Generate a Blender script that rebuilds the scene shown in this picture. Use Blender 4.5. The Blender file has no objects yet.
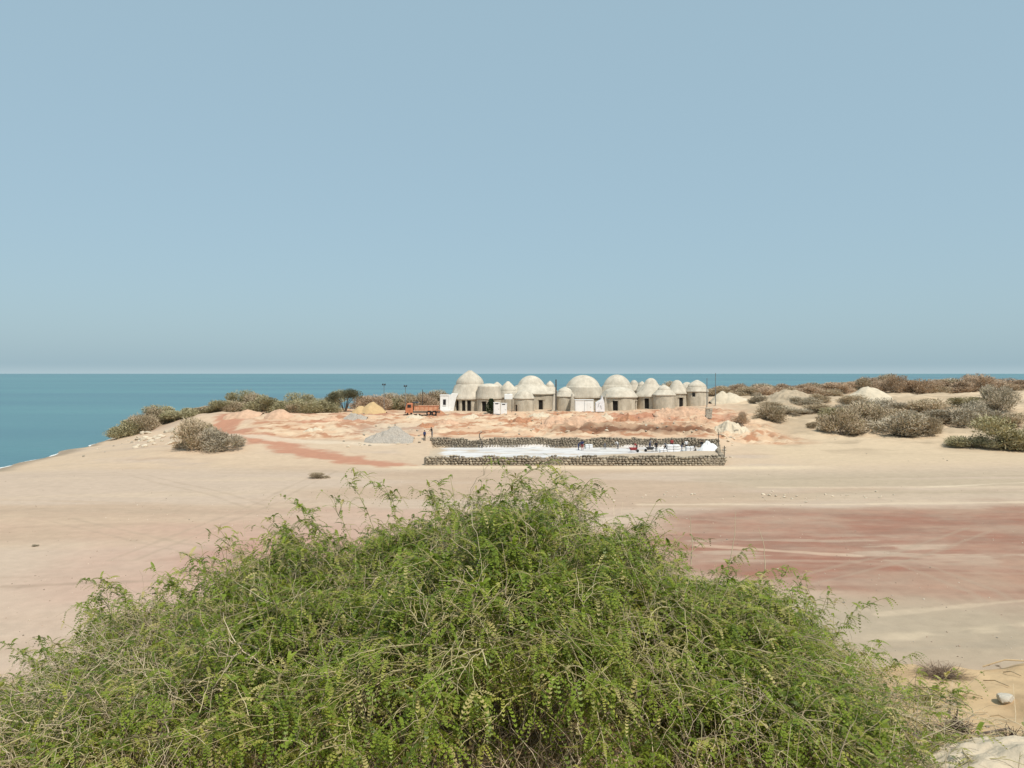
import bpy, bmesh, math, random
import numpy as np
from mathutils import Vector, Matrix

random.seed(7)
RNG = np.random.default_rng(11)
SC = bpy.context.scene
COL = SC.collection
PI = math.pi
CAM_H = 14.0
F_PX = 800.0
HOR = 373.0
RAD = math.radians

# ---------------------------------------------------------------- helpers
def tag(o, label=None, cat=None, group=None, kind=None):
    if label: o['label'] = label
    if cat: o['category'] = cat
    if group: o['group'] = group
    if kind: o['kind'] = kind
    return o

def empty(name, loc=(0, 0, 0), rz=0.0):
    o = bpy.data.objects.new(name, None)
    o.empty_display_size = 0.3
    COL.objects.link(o)
    o.location = loc
    o.rotation_euler = (0, 0, rz)
    return o

def link(name, me, mats, parent=None, loc=None, rz=None, smooth=False):
    o = bpy.data.objects.new(name, me)
    COL.objects.link(o)
    if mats is not None:
        for m in (mats if isinstance(mats, (list, tuple)) else [mats]):
            me.materials.append(m)
    if parent is not None: o.parent = parent
    if loc is not None: o.location = loc
    if rz is not None: o.rotation_euler = (0, 0, rz)
    if smooth:
        me.polygons.foreach_set('use_smooth', np.ones(len(me.polygons), dtype=bool))
    return o

def np_mesh(name, co, quads=None, tris=None):
    """numpy arrays -> mesh"""
    me = bpy.data.meshes.new(name)
    co = np.asarray(co, dtype=np.float32)
    loops = []; starts = []; tot = 0
    if quads is not None and len(quads):
        q = np.asarray(quads, dtype=np.int32)
        loops.append(q.ravel()); starts.append(np.arange(len(q), dtype=np.int32) * 4); tot = len(q) * 4
    if tris is not None and len(tris):
        t = np.asarray(tris, dtype=np.int32)
        loops.append(t.ravel()); starts.append(np.arange(len(t), dtype=np.int32) * 3 + tot)
    loops = np.concatenate(loops); starts = np.concatenate(starts)
    me.vertices.add(len(co)); me.vertices.foreach_set('co', co.ravel())
    me.loops.add(len(loops)); me.loops.foreach_set('vertex_index', loops)
    me.polygons.add(len(starts)); me.polygons.foreach_set('loop_start', starts)
    me.update(calc_edges=True)
    me.validate()
    return me

def set_col(me, rgb, name='Col'):
    a = me.color_attributes.new(name, 'FLOAT_COLOR', 'POINT')
    c = np.ones((len(rgb), 4), dtype=np.float32); c[:, :3] = rgb
    a.data.foreach_set('color', c.ravel())

class MB:
    """collects simple solids, builds ONE mesh object"""
    def __init__(self): self.bm = bmesh.new()
    def box(self, c, s, rz=0.0, rx=0.0, ry=0.0):
        m = Matrix.Translation(c) @ Matrix.Rotation(rz, 4, 'Z') @ Matrix.Rotation(ry, 4, 'Y') @ Matrix.Rotation(rx, 4, 'X') @ Matrix.Diagonal((s[0], s[1], s[2], 1))
        bmesh.ops.create_cube(self.bm, size=1.0, matrix=m); return self
    def cyl(self, p0, p1, r0, r1=None, seg=10):
        p0 = Vector(p0); p1 = Vector(p1); d = p1 - p0
        m = Matrix.Translation((p0 + p1) / 2) @ d.to_track_quat('Z', 'Y').to_matrix().to_4x4()
        bmesh.ops.create_cone(self.bm, cap_ends=True, segments=seg, radius1=r0, radius2=r0 if r1 is None else r1, depth=d.length, matrix=m); return self
    def prism(self, pts, y0, y1):
        """polygon in xz extruded along y"""
        a = [self.bm.verts.new((x, y0, z)) for x, z in pts]
        b = [self.bm.verts.new((x, y1, z)) for x, z in pts]
        n = len(pts)
        self.bm.faces.new(a); self.bm.faces.new(b[::-1])
        for i in range(n): self.bm.faces.new((a[i], b[i], b[(i + 1) % n], a[(i + 1) % n]))
        return self
    def build(self, name, mat, parent=None, bevel=0.0, smooth=False):
        bmesh.ops.recalc_face_normals(self.bm, faces=self.bm.faces)
        if bevel > 0:
            bmesh.ops.bevel(self.bm, geom=list(self.bm.edges), offset=bevel, segments=2, affect='EDGES', profile=0.5)
        me = bpy.data.meshes.new(name); self.bm.to_mesh(me); self.bm.free()
        return link(name, me, mat, parent, smooth=smooth)

def copy_tree(o, parent=None):
    c = o.copy(); COL.objects.link(c)
    if parent is not None: c.parent = parent
    for ch in list(o.children): copy_tree(ch, c)
    return c

# ---------------------------------------------------------------- noise
def _hash(ix, iy, seed):
    h = (ix.astype(np.int64) * 374761393 + iy.astype(np.int64) * 668265263 + seed * 1274126177) & 0xFFFFFFFF
    h = ((h ^ (h >> 13)) * 1274126177) & 0xFFFFFFFF
    h = h ^ (h >> 16)
    return (h & 0xFFFFFF) / float(0xFFFFFF)

def vnoise(x, y, seed=0):
    x0 = np.floor(x); y0 = np.floor(y)
    fx = x - x0; fy = y - y0
    fx = fx * fx * fx * (fx * (fx * 6 - 15) + 10); fy = fy * fy * fy * (fy * (fy * 6 - 15) + 10)
    a = _hash(x0, y0, seed); b = _hash(x0 + 1, y0, seed); c = _hash(x0, y0 + 1, seed); d = _hash(x0 + 1, y0 + 1, seed)
    return (a + (b - a) * fx) * (1 - fy) + (c + (d - c) * fx) * fy

def fbm(x, y, octv=4, seed=0, gain=0.5):
    s = 0; amp = 1; tot = 0
    for i in range(octv):
        s = s + amp * vnoise(x + 17.3 * i, y - 9.1 * i, seed + i * 7); tot += amp
        amp *= gain; x = x * 2.03; y = y * 2.03
    return s / tot

def _h1(ix, iy, seed):
    h = (ix * 374761393 + iy * 668265263 + seed * 1274126177) & 0xFFFFFFFF
    h = ((h ^ (h >> 13)) * 1274126177) & 0xFFFFFFFF
    return ((h ^ (h >> 16)) & 0xFFFFFF) / 16777215.0

def fbm1(x, y, octv=4, seed=0):
    """fbm for one point"""
    s = 0.0; amp = 1.0; tot = 0.0
    for i in range(octv):
        u = x + 17.3 * i; v = y - 9.1 * i; x0 = math.floor(u); y0 = math.floor(v); fx = u - x0; fy = v - y0
        fx = fx * fx * fx * (fx * (fx * 6 - 15) + 10); fy = fy * fy * fy * (fy * (fy * 6 - 15) + 10); q = seed + i * 7
        a = _h1(x0, y0, q); b = _h1(x0 + 1, y0, q); c = _h1(x0, y0 + 1, q); d = _h1(x0 + 1, y0 + 1, q)
        s += amp * ((a + (b - a) * fx) * (1 - fy) + (c + (d - c) * fx) * fy); tot += amp
        amp *= .5; x *= 2.03; y *= 2.03
    return s / tot

def sstep(a, b, x):
    t = np.clip((x - a) / (b - a), 0, 1); return t * t * (3 - 2 * t)

# ---------------------------------------------------------------- terrain
LAND = np.array([(-150, 10), (-112, 70), (-90, 95), (-74, 113), (-79, 135), (-81, 150), (-85, 167), (-88, 180), (-76, 202),
                 (-50, 218), (0, 232), (60, 255), (120, 275), (700, 330), (700, -500), (-500, -500), (-400, -100)], dtype=float)
def coast_dist(X, Y):
    d = np.full(X.shape, 1e9); ins = np.zeros(X.shape, dtype=bool)
    n = len(LAND)
    for i in range(n):
        ax, ay = LAND[i]; bx, by = LAND[(i + 1) % n]
        vx, vy = bx - ax, by - ay
        t = np.clip(((X - ax) * vx + (Y - ay) * vy) / (vx * vx + vy * vy), 0, 1)
        d = np.minimum(d, np.hypot(X - ax - t * vx, Y - ay - t * vy))
        c = ((ay > Y) != (by > Y)) & (X < (bx - ax) * (Y - ay) / (by - ay + 1e-12) + ax)
        ins ^= c
    return np.where(ins, d, -d)

PIT_Y0, PIT_Y1 = 109.3, 131.0
def pit_x(Y):
    t = (Y - PIT_Y0) / (PIT_Y1 - PIT_Y0)
    return -11.7 + (-13.2 + 11.7) * t, 28.6 + (33.4 - 28.6) * t

def height(X, Y, fine=True):
    X = np.asarray(X, dtype=float); Y = np.asarray(Y, dtype=float)
    hm = np.interp(X, [-90, -62, -20, 20, 42, 55, 80, 130], [5.0, 5.5, 5.3, 5.6, 6.5, 7.2, 7.8, 8.3])
    y1 = np.interp(X, [-60, -12, 35, 60, 100], [163, 168, 176, 195, 205])
    y0 = np.interp(X, [-60, -12, 30, 60], [104, 107, 118, 118])
    s = sstep(0, 1, (Y - y0) / (y1 - y0))
    plain = 1.45 + 0.30 * (fbm(X / 22, Y / 12, 3, 3) - 0.5) + 0.004 * X * sstep(20, 60, X)
    z = plain + s * (hm - 1.45)
    # bank behind the back wall
    xa, xb = pit_x(np.full_like(X, PIT_Y1))
    inx = sstep(xa - 9, xa + 1, X) * (1 - sstep(xb - 1, xb + 6, X))
    bank = 3.30 + np.clip(Y - 131.5, 0, 40) * 0.055
    kb = inx * sstep(130.6, 131.6, Y)
    z = np.where(kb > 0, np.maximum(z, z * (1 - kb) + bank * kb), z)
    if fine:
        # dune lumps on the right, site lumps in the middle
        rgt = sstep(34, 50, X) * sstep(120, 150, Y)
        z = z + rgt * (1.7 * (fbm(X / 13, Y / 11, 4, 21) - 0.5) + .9 * (fbm(X / 3.2, Y / 2.6, 4, 23) - .5))
        site = sstep(-60, -30, X) * (1 - sstep(44, 52, X)) * sstep(131.5, 137, Y) * (1 - sstep(166, 176, Y))
        rg = 1 - np.abs(2 * fbm(X / 3.0, Y / 3.4, 5, 31, .58) - 1)
        site2 = site * (0.35 + 0.65 * sstep(-8, 3, X))
        z = z + site2 * (1.7 * (rg - 0.74)) + site * 0.85 * (fbm(X / 1.7, Y / 1.7, 4, 41, .6) - 0.5)
        # dug edge: a step in the red earth just behind the wall
        ed = sstep(2, 10, X) * (1 - sstep(33, 36, X))
        z = z + ed * (0.75 * sstep(140, 143.5, Y + 1.5 * (fbm(X / 5, Y / 5, 3, 47) - .5)) - 0.75 * sstep(143, 153, Y))
        lf = sstep(-30, -50, X) * sstep(100, 125, Y)
        z = z + lf * (0.9 * (fbm(X / 8, Y / 8, 4, 51) - 0.5) + .5 * (fbm(X / 2.2, Y / 2.2, 3, 53) - .5))
    # foreground hill where the photographer stands
    hill = 12.42 - 0.135 * np.clip(Y, -5, 7) - np.where(Y > 7, (Y - 7) * 0.56, 0) - 0.06 * np.clip(-X, 0, 30) - 0.02 * np.clip(X - 6, 0, 40)
    if fine:
        near = 1 - sstep(18, 30, Y)
        hill = hill + near * (0.30 * (fbm(X / 1.7, Y / 1.7, 4, 61) - 0.5) + 0.05 * (fbm(X / .25, Y / .25, 3, 63) - .5))
    k = 1.6
    mx = np.maximum(hill, z)
    z = mx + np.log(np.exp(np.clip(k * (hill - mx), -60, 0)) + np.exp(np.clip(k * (z - mx), -60, 0))) / k
    # coast
    d = coast_dist(X, Y)
    if fine: d = d + 3.0 * (fbm(X / 9, Y / 9, 3, 71) - 0.5)
    slope = 0.10 + 0.19 * sstep(148, 168, Y)
    cap = np.where(d > 0, slope * d + 0.12 * np.maximum(d - 25, 0), 0.25 * d)
    cap = np.maximum(cap, -2.0)
    mn = np.minimum(cap, z)
    z = mn - np.log(np.exp(-2.2 * (cap - mn)) + np.exp(-2.2 * (z - mn))) / 2.2
    # terrace floor between the stone walls
    fa, fb = pit_x(Y)
    inside = (Y > PIT_Y0) & (Y < PIT_Y1) & (X > fa) & (X < fb)
    fl = 1.80 + 0.05 * (fbm(X / 2, Y / 2, 3, 81) - .5)
    if fine:
        mound = sstep(8, 16, X) * (1 - sstep(115, 119, Y - 5 * sstep(11, 30, X) + 1.5 * (fbm(X / 3, Y / 3, 3, 85) - .5)))
        fl = fl + 0.45 * mound + 0.35 * np.exp(-(((X - 4.5) / 1.8) ** 2 + ((Y - 128.5) / 1.5) ** 2))
    z = np.where(inside, fl, z)
    return z

_gx = np.linspace(-8, 8, 321); _gy = np.linspace(1, 13, 241); _gz = None
def ground(x, y):
    global _gz
    if -7.9 < x < 7.9 and 1.1 < y < 12.9:
        if _gz is None:
            A, B = np.meshgrid(_gx, _gy, indexing='ij'); _gz = height(A.ravel(), B.ravel()).reshape(A.shape)
        i = (x + 8) / .05; j = (y - 1) / .05; a = int(i); b = int(j); i -= a; j -= b
        return float((_gz[a, b] * (1 - i) + _gz[a + 1, b] * i) * (1 - j) + (_gz[a, b + 1] * (1 - i) + _gz[a + 1, b + 1] * i) * j)
    return float(height(np.array([x]), np.array([y]))[0])

_hy = np.concatenate([np.arange(2.0, 40, .1), np.arange(40, 290, .25)])
def hit(px, py):
    """where the sight line through a picture point first meets the ground"""
    X = (px - 512) / F_PX * _hy
    Z = CAM_H - (py - HOR) / F_PX * _hy
    g = height(X, _hy)
    i = np.argmax(g >= Z)
    if g[i] < Z[i]: i = len(_hy) - 1
    return float(X[i]), float(_hy[i]), float(g[i])

def on_plain(px, py, zz=1.5):
    Y = (CAM_H - zz) * F_PX / (py - HOR)
    return (px - 512) * Y / F_PX, Y

def ground_colour(X, Y, Z):
    def mixc(c, tgt, m):
        m = np.clip(m, 0, 1)[:, None]; return c * (1 - m) + np.array(tgt) * m
    n1 = fbm(X / 9, Y / 6, 5, 101); n2 = fbm(X / 30, Y / 5, 4, 111); n3 = fbm(X / 2.2, Y / 1.6, 4, 121); n4 = fbm(X / 45, Y / 14, 5, 131)
    n5 = fbm(X / 14, Y / 1.8, 4, 141)
    c = np.tile(np.array((0.50, 0.385, 0.29)), (len(X), 1))          # beige sand plain
    c = mixc(c, (0.46, 0.335, 0.238), sstep(0.45, 0.62, n4))
    c = mixc(c, (0.58, 0.445, 0.31), 0.32 * sstep(0.52, 0.75, fbm(X / 24 - .03 * Y, Y / 4.5, 5, 145)))
    c = mixc(c, (0.42, 0.315, 0.225), 0.45 * sstep(0.56, 0.74, fbm(X / 26 + .05 * Y, Y / 2.6, 5, 151)))
    # faint pink on the left and centre
    pk = sstep(0, 1, 1.35 - np.hypot((X + 9) / 24, (Y - 52) / 21) + 1.1 * (n4 - .5) + 0.8 * (n1 - .5))
    c = mixc(c, (0.475, 0.30, 0.228), 0.8 * pk)
    pk2 = sstep(0, .8, 1.0 - np.hypot((X + 15) / 11, (Y - 55) / 6) + 1.6 * (n1 - .5))
    c = mixc(c, (0.43, 0.24, 0.185), 0.7 * pk2)
    # ochre red field on the right
    dx = (X - 30) / 30
    red = sstep(0, .75, 1.35 - np.hypot(np.where(X < 30, (X - 30) / 22, dx * .4), (Y - 57.5) / 17.5) ** 1.5 + 0.8 * (n1 - .5) + 0.8 * (n2 - .5))
    redt = np.stack([0.335 - .06 * n3, 0.148 + .03 * n3, 0.098 + .03 * n3], 1)
    m = (0.64 + 0.36 * sstep(0.33, 0.64, .62 * fbm(X / 8, Y / 4, 6, 161, .6) + .38 * fbm(X / 5, Y / 1.1, 6, 163, .6)))
    mm = np.clip(red * m, 0, 1)[:, None]; c = c * (1 - mm) + redt * mm
    pale = red * sstep(0.55, 0.68, fbm(X / 5, Y / 1.0, 5, 171)) * np.exp(-((Y - 57) / 5) ** 2)
    c = mixc(c, (0.50, 0.39, 0.29), 0.6 * pale)
    # greyer ground nearer and further on the right
    gy = sstep(0, 1, 1.2 - np.hypot((X - 20) / 16, (Y - 40) / 7) + 1.0 * (n2 - .5))
    c = mixc(c, (0.375, 0.305, 0.215), 0.8 * gy)
    st = sstep(0.3, .8, 1 - np.abs(Y - (38.5 + 0.16 * (X - 20)) + 1.6 * (n1 - .5)) / 1.1) * sstep(15, 19, X)
    c = mixc(c, (0.54, 0.43, 0.30), 0.65 * st * sstep(.40, .55, fbm(X / 3, Y / 1.5, 4, 175)))
    gy2 = sstep(18, 30, X) * np.exp(-((Y - 92) / 12) ** 2)
    c = mixc(c, (0.43, 0.34, 0.235), 0.8 * gy2 * sstep(.3, .6, n2 + .1))
    # sand of the slope behind, paler
    bk = sstep(98, 112, Y)
    c = mixc(c, (0.56, 0.42, 0.29), 0.85 * bk * sstep(.2, .5, n1))
    c = mixc(c, (0.57, 0.44, 0.295), 0.8 * sstep(34, 45, X) * sstep(100, 118, Y))
    c = mixc(c, (0.42, 0.32, 0.215), 0.85 * sstep(36, 50, X) * sstep(116, 132, Y) * sstep(.42, .58, fbm(X / 9, Y / 5, 5, 181)))
    # pale berm in front of the wall
    be = np.exp(-((Y - 106.3) / 2.2) ** 2) * sstep(-22, -12, X) * (1 - sstep(34, 46, X))
    c = mixc(c, (0.66, 0.52, 0.36), 0.9 * be)
    # building site: salmon and red earth
    site = sstep(-66, -40, X) * (1 - sstep(42, 54, X)) * sstep(131.3, 134, Y)
    c = mixc(c, (0.60, 0.40, 0.255), 0.75 * site)
    c = mixc(c, (0.40, 0.185, 0.10), 0.85 * site * sstep(.50, .60, fbm(X / 3.4, Y / 2.6, 5, 191, .6)))
    c = mixc(c, (0.66, 0.50, 0.34), 0.85 * site * sstep(.53, .62, fbm(X / 3, Y / 2.4, 5, 197, .6)))
    rd = sstep(4, 12, X) * (1 - sstep(34, 37, X)) * np.exp(-((Y - 140.5) / 3.6) ** 2)
    c = mixc(c, (0.17, 0.08, 0.045), 0.97 * rd * sstep(.3, .5, n3 + .14))
    rd2 = sstep(12, 22, X) * (1 - sstep(42, 48, X)) * np.exp(-((Y - 160) / 9) ** 2)
    c = mixc(c, (0.43, 0.20, 0.125), 0.75 * rd2 * sstep(.35, .6, n1 + .05))
    # grey ashy ground beside the wall on the left
    ga = np.exp(-(((X + 22) / 7) ** 2 + ((Y - 143) / 7) ** 2))
    c = mixc(c, (0.42, 0.36, 0.29), 0.6 * ga)
    # red tracks on the left slope
    def track(pts, w, col, amt):
        nonlocal c
        d = np.full(X.shape, 1e9)
        for (ax, ay), (bx, by) in zip(pts[:-1], pts[1:]):
            vx, vy = bx - ax, by - ay
            t = np.clip(((X - ax) * vx + (Y - ay) * vy) / (vx * vx + vy * vy), 0, 1)
            d = np.minimum(d, np.hypot(X - ax - t * vx, Y - ay - t * vy))
        c = mixc(c, col, amt * sstep(1.15, 0.35, d / w + 1.5 * (n3 - .5) + 1.0 * (n1 - .5)))
    track([(-57, 163), (-56, 150), (-46, 137), (-35, 125), (-27, 117), (-17, 110)], 3.3, (0.45, 0.215, 0.135), 0.9)
    track([(-57, 163), (-40, 165), (-18, 166), (-5, 163)], 2.3, (0.41, 0.20, 0.125), 0.85)
    track([(-48, 152), (-38, 150), (-30, 153)], 1.6, (0.44, 0.21, 0.13), 0.8)
    track([(-52, 140), (-38, 131), (-20, 128)], 1.6, (0.62, 0.50, 0.37), 0.8)
    def pt(px, py): return on_plain(px, py, 1.5)
    for a, b, w, col, amt in (((0, 587), (175, 580), .5, (.36, .26, .19), .6), ((0, 528), (150, 523), .7, (.42, .30, .215), .5), ((150, 560), (330, 548), .6, (.40, .27, .20), .45),
                              ((700, 479), (1060, 477), 1.0, (.40, .31, .22), .45), ((760, 487), (1060, 489), 0.7, (.60, .47, .33), .5), ((640, 505), (1060, 503), .55, (.62, .49, .35), .6),
                              ((820, 493), (1060, 494), .7, (.40, .31, .215), .5), ((880, 614), (1060, 598), .3, (.56, .44, .31), .45), ((850, 652), (1060, 640), .45, (.36, .29, .21), .6),
                              ((700, 545), (860, 556), .5, (.58, .43, .31), .6), ((0, 500), (120, 503), .6, (.47, .345, .245), .5), ((930, 488), (1060, 483), .5, (.66, .54, .39), .6)):
        track([pt(*a), pt(*b)], w, col, amt)
    for a, b in (((60, 520), (380, 600)), ((140, 476), (300, 520)), ((900, 560), (1060, 640)), ((330, 470), (120, 560)), ((730, 600), (980, 530))):
        (ax, ay), (bx, by) = pt(*a), pt(*b)
        for o in (-.85, .85):
            nx, ny = -(by - ay), bx - ax; q = math.hypot(nx, ny); nx *= o / q; ny *= o / q
            track([(ax + nx, ay + ny), ((ax + bx) / 2 + nx + 1.2, (ay + by) / 2 + ny), (bx + nx, by + ny)], .26, (.38, .285, .205), .38)
    # pad round the domes
    c = mixc(c, (0.55, 0.42, 0.30), 0.6 * sstep(168, 176, Y) * sstep(-30, -18, X) * (1 - sstep(46, 56, X)))
    # terrace floor
    fa, fb = pit_x(Y)
    ins = (Y > PIT_Y0) & (Y < PIT_Y1) & (X > fa) & (X < fb)
    wh = np.where(ins, 1.0, 0) * sstep(0, .3, (X - fa) / 4 - .4 + .8 * (n3 - .5))
    c = mixc(c, (0.50, 0.40, 0.29), np.where(ins, .9, 0))
    w2 = wh * (1 - sstep(9, 13, X) * (1 - sstep(116, 118, Y - 6.5 * sstep(11, 30, X) + 2.5 * (n1 - .5))))
    c = mixc(c, (0.66, 0.64, 0.62), 0.95 * w2 * sstep(.20, .48, fbm(X / 3, Y / 1.4, 5, 201)))
    c = mixc(c, (0.45, 0.42, 0.39), 0.6 * w2 * sstep(.52, .66, fbm(X / 4, Y / 1.2, 5, 203)))
    # foreground slope
    fg = 1 - sstep(20, 28, Y)
    c = mixc(c, (0.55, 0.385, 0.215), 0.95 * fg)
    c = mixc(c, (0.42, 0.28, 0.155), 0.6 * fg * sstep(.48, .62, fbm(X / .9, Y / .8, 4, 211)))
    # wet sand at the water's edge
    c = mixc(c, (0.27, 0.21, 0.15), 0.8 * (1 - sstep(0.12, 0.5, Z + .25 * (n1 - .5))))
    # grain
    g = 0.93 + 0.14 * fbm(X / .6, Y / .6, 3, 221)
    g = g * (0.97 + 0.06 * n3)
    return np.clip(c * g[:, None], 0.01, 0.9)

# ---------------------------------------------------------------- materials
def new_mat(name):
    m = bpy.data.materials.new(name); m.use_nodes = True
    nt = m.node_tree
    return m, nt, nt.nodes['Principled BSDF']

def N(nt, t, **kw):
    n = nt.nodes.new(t)
    for k, v in kw.items():
        if k in n.inputs: n.inputs[k].default_value = v
        else: setattr(n, k, v)
    return n

def solid(name, col, rough=0.8, var=0.12, scale=3.0, bump=0.0, bscale=8.0, metal=0.0, spec=0.3, rnd=0.0):
    """base colour varied by object-space noise; optional bump; rnd: variation between copies"""
    m, nt, b = new_mat(name)
    tc = N(nt, 'ShaderNodeTexCoord')
    nz = N(nt, 'ShaderNodeTexNoise', Scale=scale, Detail=6.0, Roughness=0.65)
    nt.links.new(tc.outputs['Object'], nz.inputs['Vector'])
    mr = N(nt, 'ShaderNodeMapRange'); mr.inputs['From Min'].default_value = .3; mr.inputs['From Max'].default_value = .7
    mr.inputs['To Min'].default_value = 1 - var; mr.inputs['To Max'].default_value = 1 + var
    nt.links.new(nz.outputs['Fac'], mr.inputs['Value'])
    val = mr.outputs['Result']
    if rnd > 0:
        oi = N(nt, 'ShaderNodeObjectInfo')
        m2 = N(nt, 'ShaderNodeMapRange'); m2.inputs['To Min'].default_value = 1 - rnd; m2.inputs['To Max'].default_value = 1 + rnd
        nt.links.new(oi.outputs['Random'], m2.inputs['Value'])
        mu = N(nt, 'ShaderNodeMath', operation='MULTIPLY')
        nt.links.new(val, mu.inputs[0]); nt.links.new(m2.outputs['Result'], mu.inputs[1]); val = mu.outputs[0]
    mx = N(nt, 'ShaderNodeVectorMath', operation='SCALE'); mx.inputs[0].default_value = col
    nt.links.new(val, mx.inputs['Scale'])
    nt.links.new(mx.outputs[0], b.inputs['Base Color'])
    b.inputs['Roughness'].default_value = rough
    b.inputs['Metallic'].default_value = metal
    b.inputs['Specular IOR Level'].default_value = spec
    if bump > 0:
        n2 = N(nt, 'ShaderNodeTexNoise', Scale=bscale, Detail=5.0, Roughness=0.6)
        nt.links.new(tc.outputs['Object'], n2.inputs['Vector'])
        bp = N(nt, 'ShaderNodeBump', Strength=1.0, Distance=bump)
        nt.links.new(n2.outputs['Fac'], bp.inputs['Height']); nt.links.new(bp.outputs[0], b.inputs['Normal'])
    return m

def mat_ground():
    m, nt, b = new_mat('sandy_ground')
    at = N(nt, 'ShaderNodeAttribute', attribute_name='Col')
    tc = N(nt, 'ShaderNodeTexCoord')
    n1 = N(nt, 'ShaderNodeTexNoise', Scale=1.3, Detail=10.0, Roughness=0.7)
    n2 = N(nt, 'ShaderNodeTexNoise', Scale=14.0, Detail=6.0, Roughness=0.7)
    nt.links.new(tc.outputs['Object'], n1.inputs['Vector']); nt.links.new(tc.outputs['Object'], n2.inputs['Vector'])
    ad = N(nt, 'ShaderNodeMath', operation='ADD'); nt.links.new(n1.outputs['Fac'], ad.inputs[0]); nt.links.new(n2.outputs['Fac'], ad.inputs[1])
    mr = N(nt, 'ShaderNodeMapRange'); mr.inputs['From Min'].default_value = .65; mr.inputs['From Max'].default_value = 1.35
    mr.inputs['To Min'].default_value = .91; mr.inputs['To Max'].default_value = 1.09
    nt.links.new(ad.outputs[0], mr.inputs['Value'])
    sc = N(nt, 'ShaderNodeVectorMath', operation='SCALE')
    nt.links.new(at.outputs['Color'], sc.inputs[0]); nt.links.new(mr.outputs['Result'], sc.inputs['Scale'])
    nt.links.new(sc.outputs[0], b.inputs['Base Color'])
    b.inputs['Roughness'].default_value = 0.95; b.inputs['Specular IOR Level'].default_value = 0.15
    bp = N(nt, 'ShaderNodeBump', Strength=0.3, Distance=0.05)
    nt.links.new(n1.outputs['Fac'], bp.inputs['Height'])
    bp2 = N(nt, 'ShaderNodeBump', Strength=0.5, Distance=0.02)
    nt.links.new(n2.outputs['Fac'], bp2.inputs['Height']); nt.links.new(bp.outputs[0], bp2.inputs['Normal'])
    nt.links.new(bp2.outputs[0], b.inputs['Normal'])
    return m

def mat_sea():
    m, nt, b = new_mat('sea_water')
    tc = N(nt, 'ShaderNodeTexCoord')
    mp = N(nt, 'ShaderNodeMapping'); mp.inputs['Scale'].default_value = (0.0012, 0.006, 1)
    nt.links.new(tc.outputs['Object'], mp.inputs['Vector'])
    nz = N(nt, 'ShaderNodeTexNoise', Scale=1.0, Detail=5.0, Roughness=0.6)
    nt.links.new(mp.outputs[0], nz.inputs['Vector'])
    cr = N(nt, 'ShaderNodeValToRGB')
    cr.color_ramp.elements[0].position = .40; cr.color_ramp.elements[0].color = (0.036, 0.135, 0.168, 1)
    cr.color_ramp.elements[1].position = .62; cr.color_ramp.elements[1].color = (0.070, 0.212, 0.215, 1)
    nt.links.new(nz.outputs['Fac'], cr.inputs['Fac'])
    nt.links.new(cr.outputs[0], b.inputs['Base Color'])
    b.inputs['Roughness'].default_value = 0.30; b.inputs['Specular IOR Level'].default_value = 0.5
    w = N(nt, 'ShaderNodeTexNoise', Scale=0.35, Detail=6.0, Roughness=0.62)
    mp2 = N(nt, 'ShaderNodeMapping'); mp2.inputs['Scale'].default_value = (0.55, 1.4, 1)
    nt.links.new(tc.outputs['Object'], mp2.inputs['Vector']); nt.links.new(mp2.outputs[0], w.inputs['Vector'])
    bp = N(nt, 'ShaderNodeBump', Strength=0.7, Distance=0.5)
    nt.links.new(w.outputs['Fac'], bp.inputs['Height']); nt.links.new(bp.outputs[0], b.inputs['Normal'])
    return m

def mat_foliage(name, rough=0.55, transl=0.4):
    m, nt, b = new_mat(name)
    at = N(nt, 'ShaderNodeAttribute', attribute_name='Col')
    nt.links.new(at.outputs['Color'], b.inputs['Base Color'])
    b.inputs['Roughness'].default_value = rough; b.inputs['Specular IOR Level'].default_value = 0.22
    tr = N(nt, 'ShaderNodeBsdfTranslucent')
    sc = N(nt, 'ShaderNodeVectorMath', operation='MULTIPLY'); sc.inputs[1].default_value = (1.25, 1.2, 0.55)
    nt.links.new(at.outputs['Color'], sc.inputs[0]); nt.links.new(sc.outputs[0], tr.inputs['Color'])
    mx = N(nt, 'ShaderNodeMixShader', Fac=transl)
    nt.links.new(b.outputs[0], mx.inputs[1]); nt.links.new(tr.outputs[0], mx.inputs[2])
    nt.links.new(mx.outputs[0], nt.nodes['Material Output'].inputs['Surface'])
    return m

def mat_attr(name, rough=0.85, rnd=0.0):
    m, nt, b = new_mat(name)
    at = N(nt, 'ShaderNodeAttribute', attribute_name='Col')
    b.inputs['Roughness'].default_value = rough; b.inputs['Specular IOR Level'].default_value = 0.2
    if rnd:
        oi = N(nt, 'ShaderNodeObjectInfo')
        mr = N(nt, 'ShaderNodeMapRange'); mr.inputs['To Min'].default_value = 1 - rnd; mr.inputs['To Max'].default_value = 1 + rnd
        nt.links.new(oi.outputs['Random'], mr.inputs['Value'])
        sc = N(nt, 'ShaderNodeVectorMath', operation='SCALE')
        nt.links.new(at.outputs['Color'], sc.inputs[0]); nt.links.new(mr.outputs['Result'], sc.inputs['Scale'])
        nt.links.new(sc.outputs[0], b.inputs['Base Color'])
    else:
        nt.links.new(at.outputs['Color'], b.inputs['Base Color'])
    return m

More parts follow.
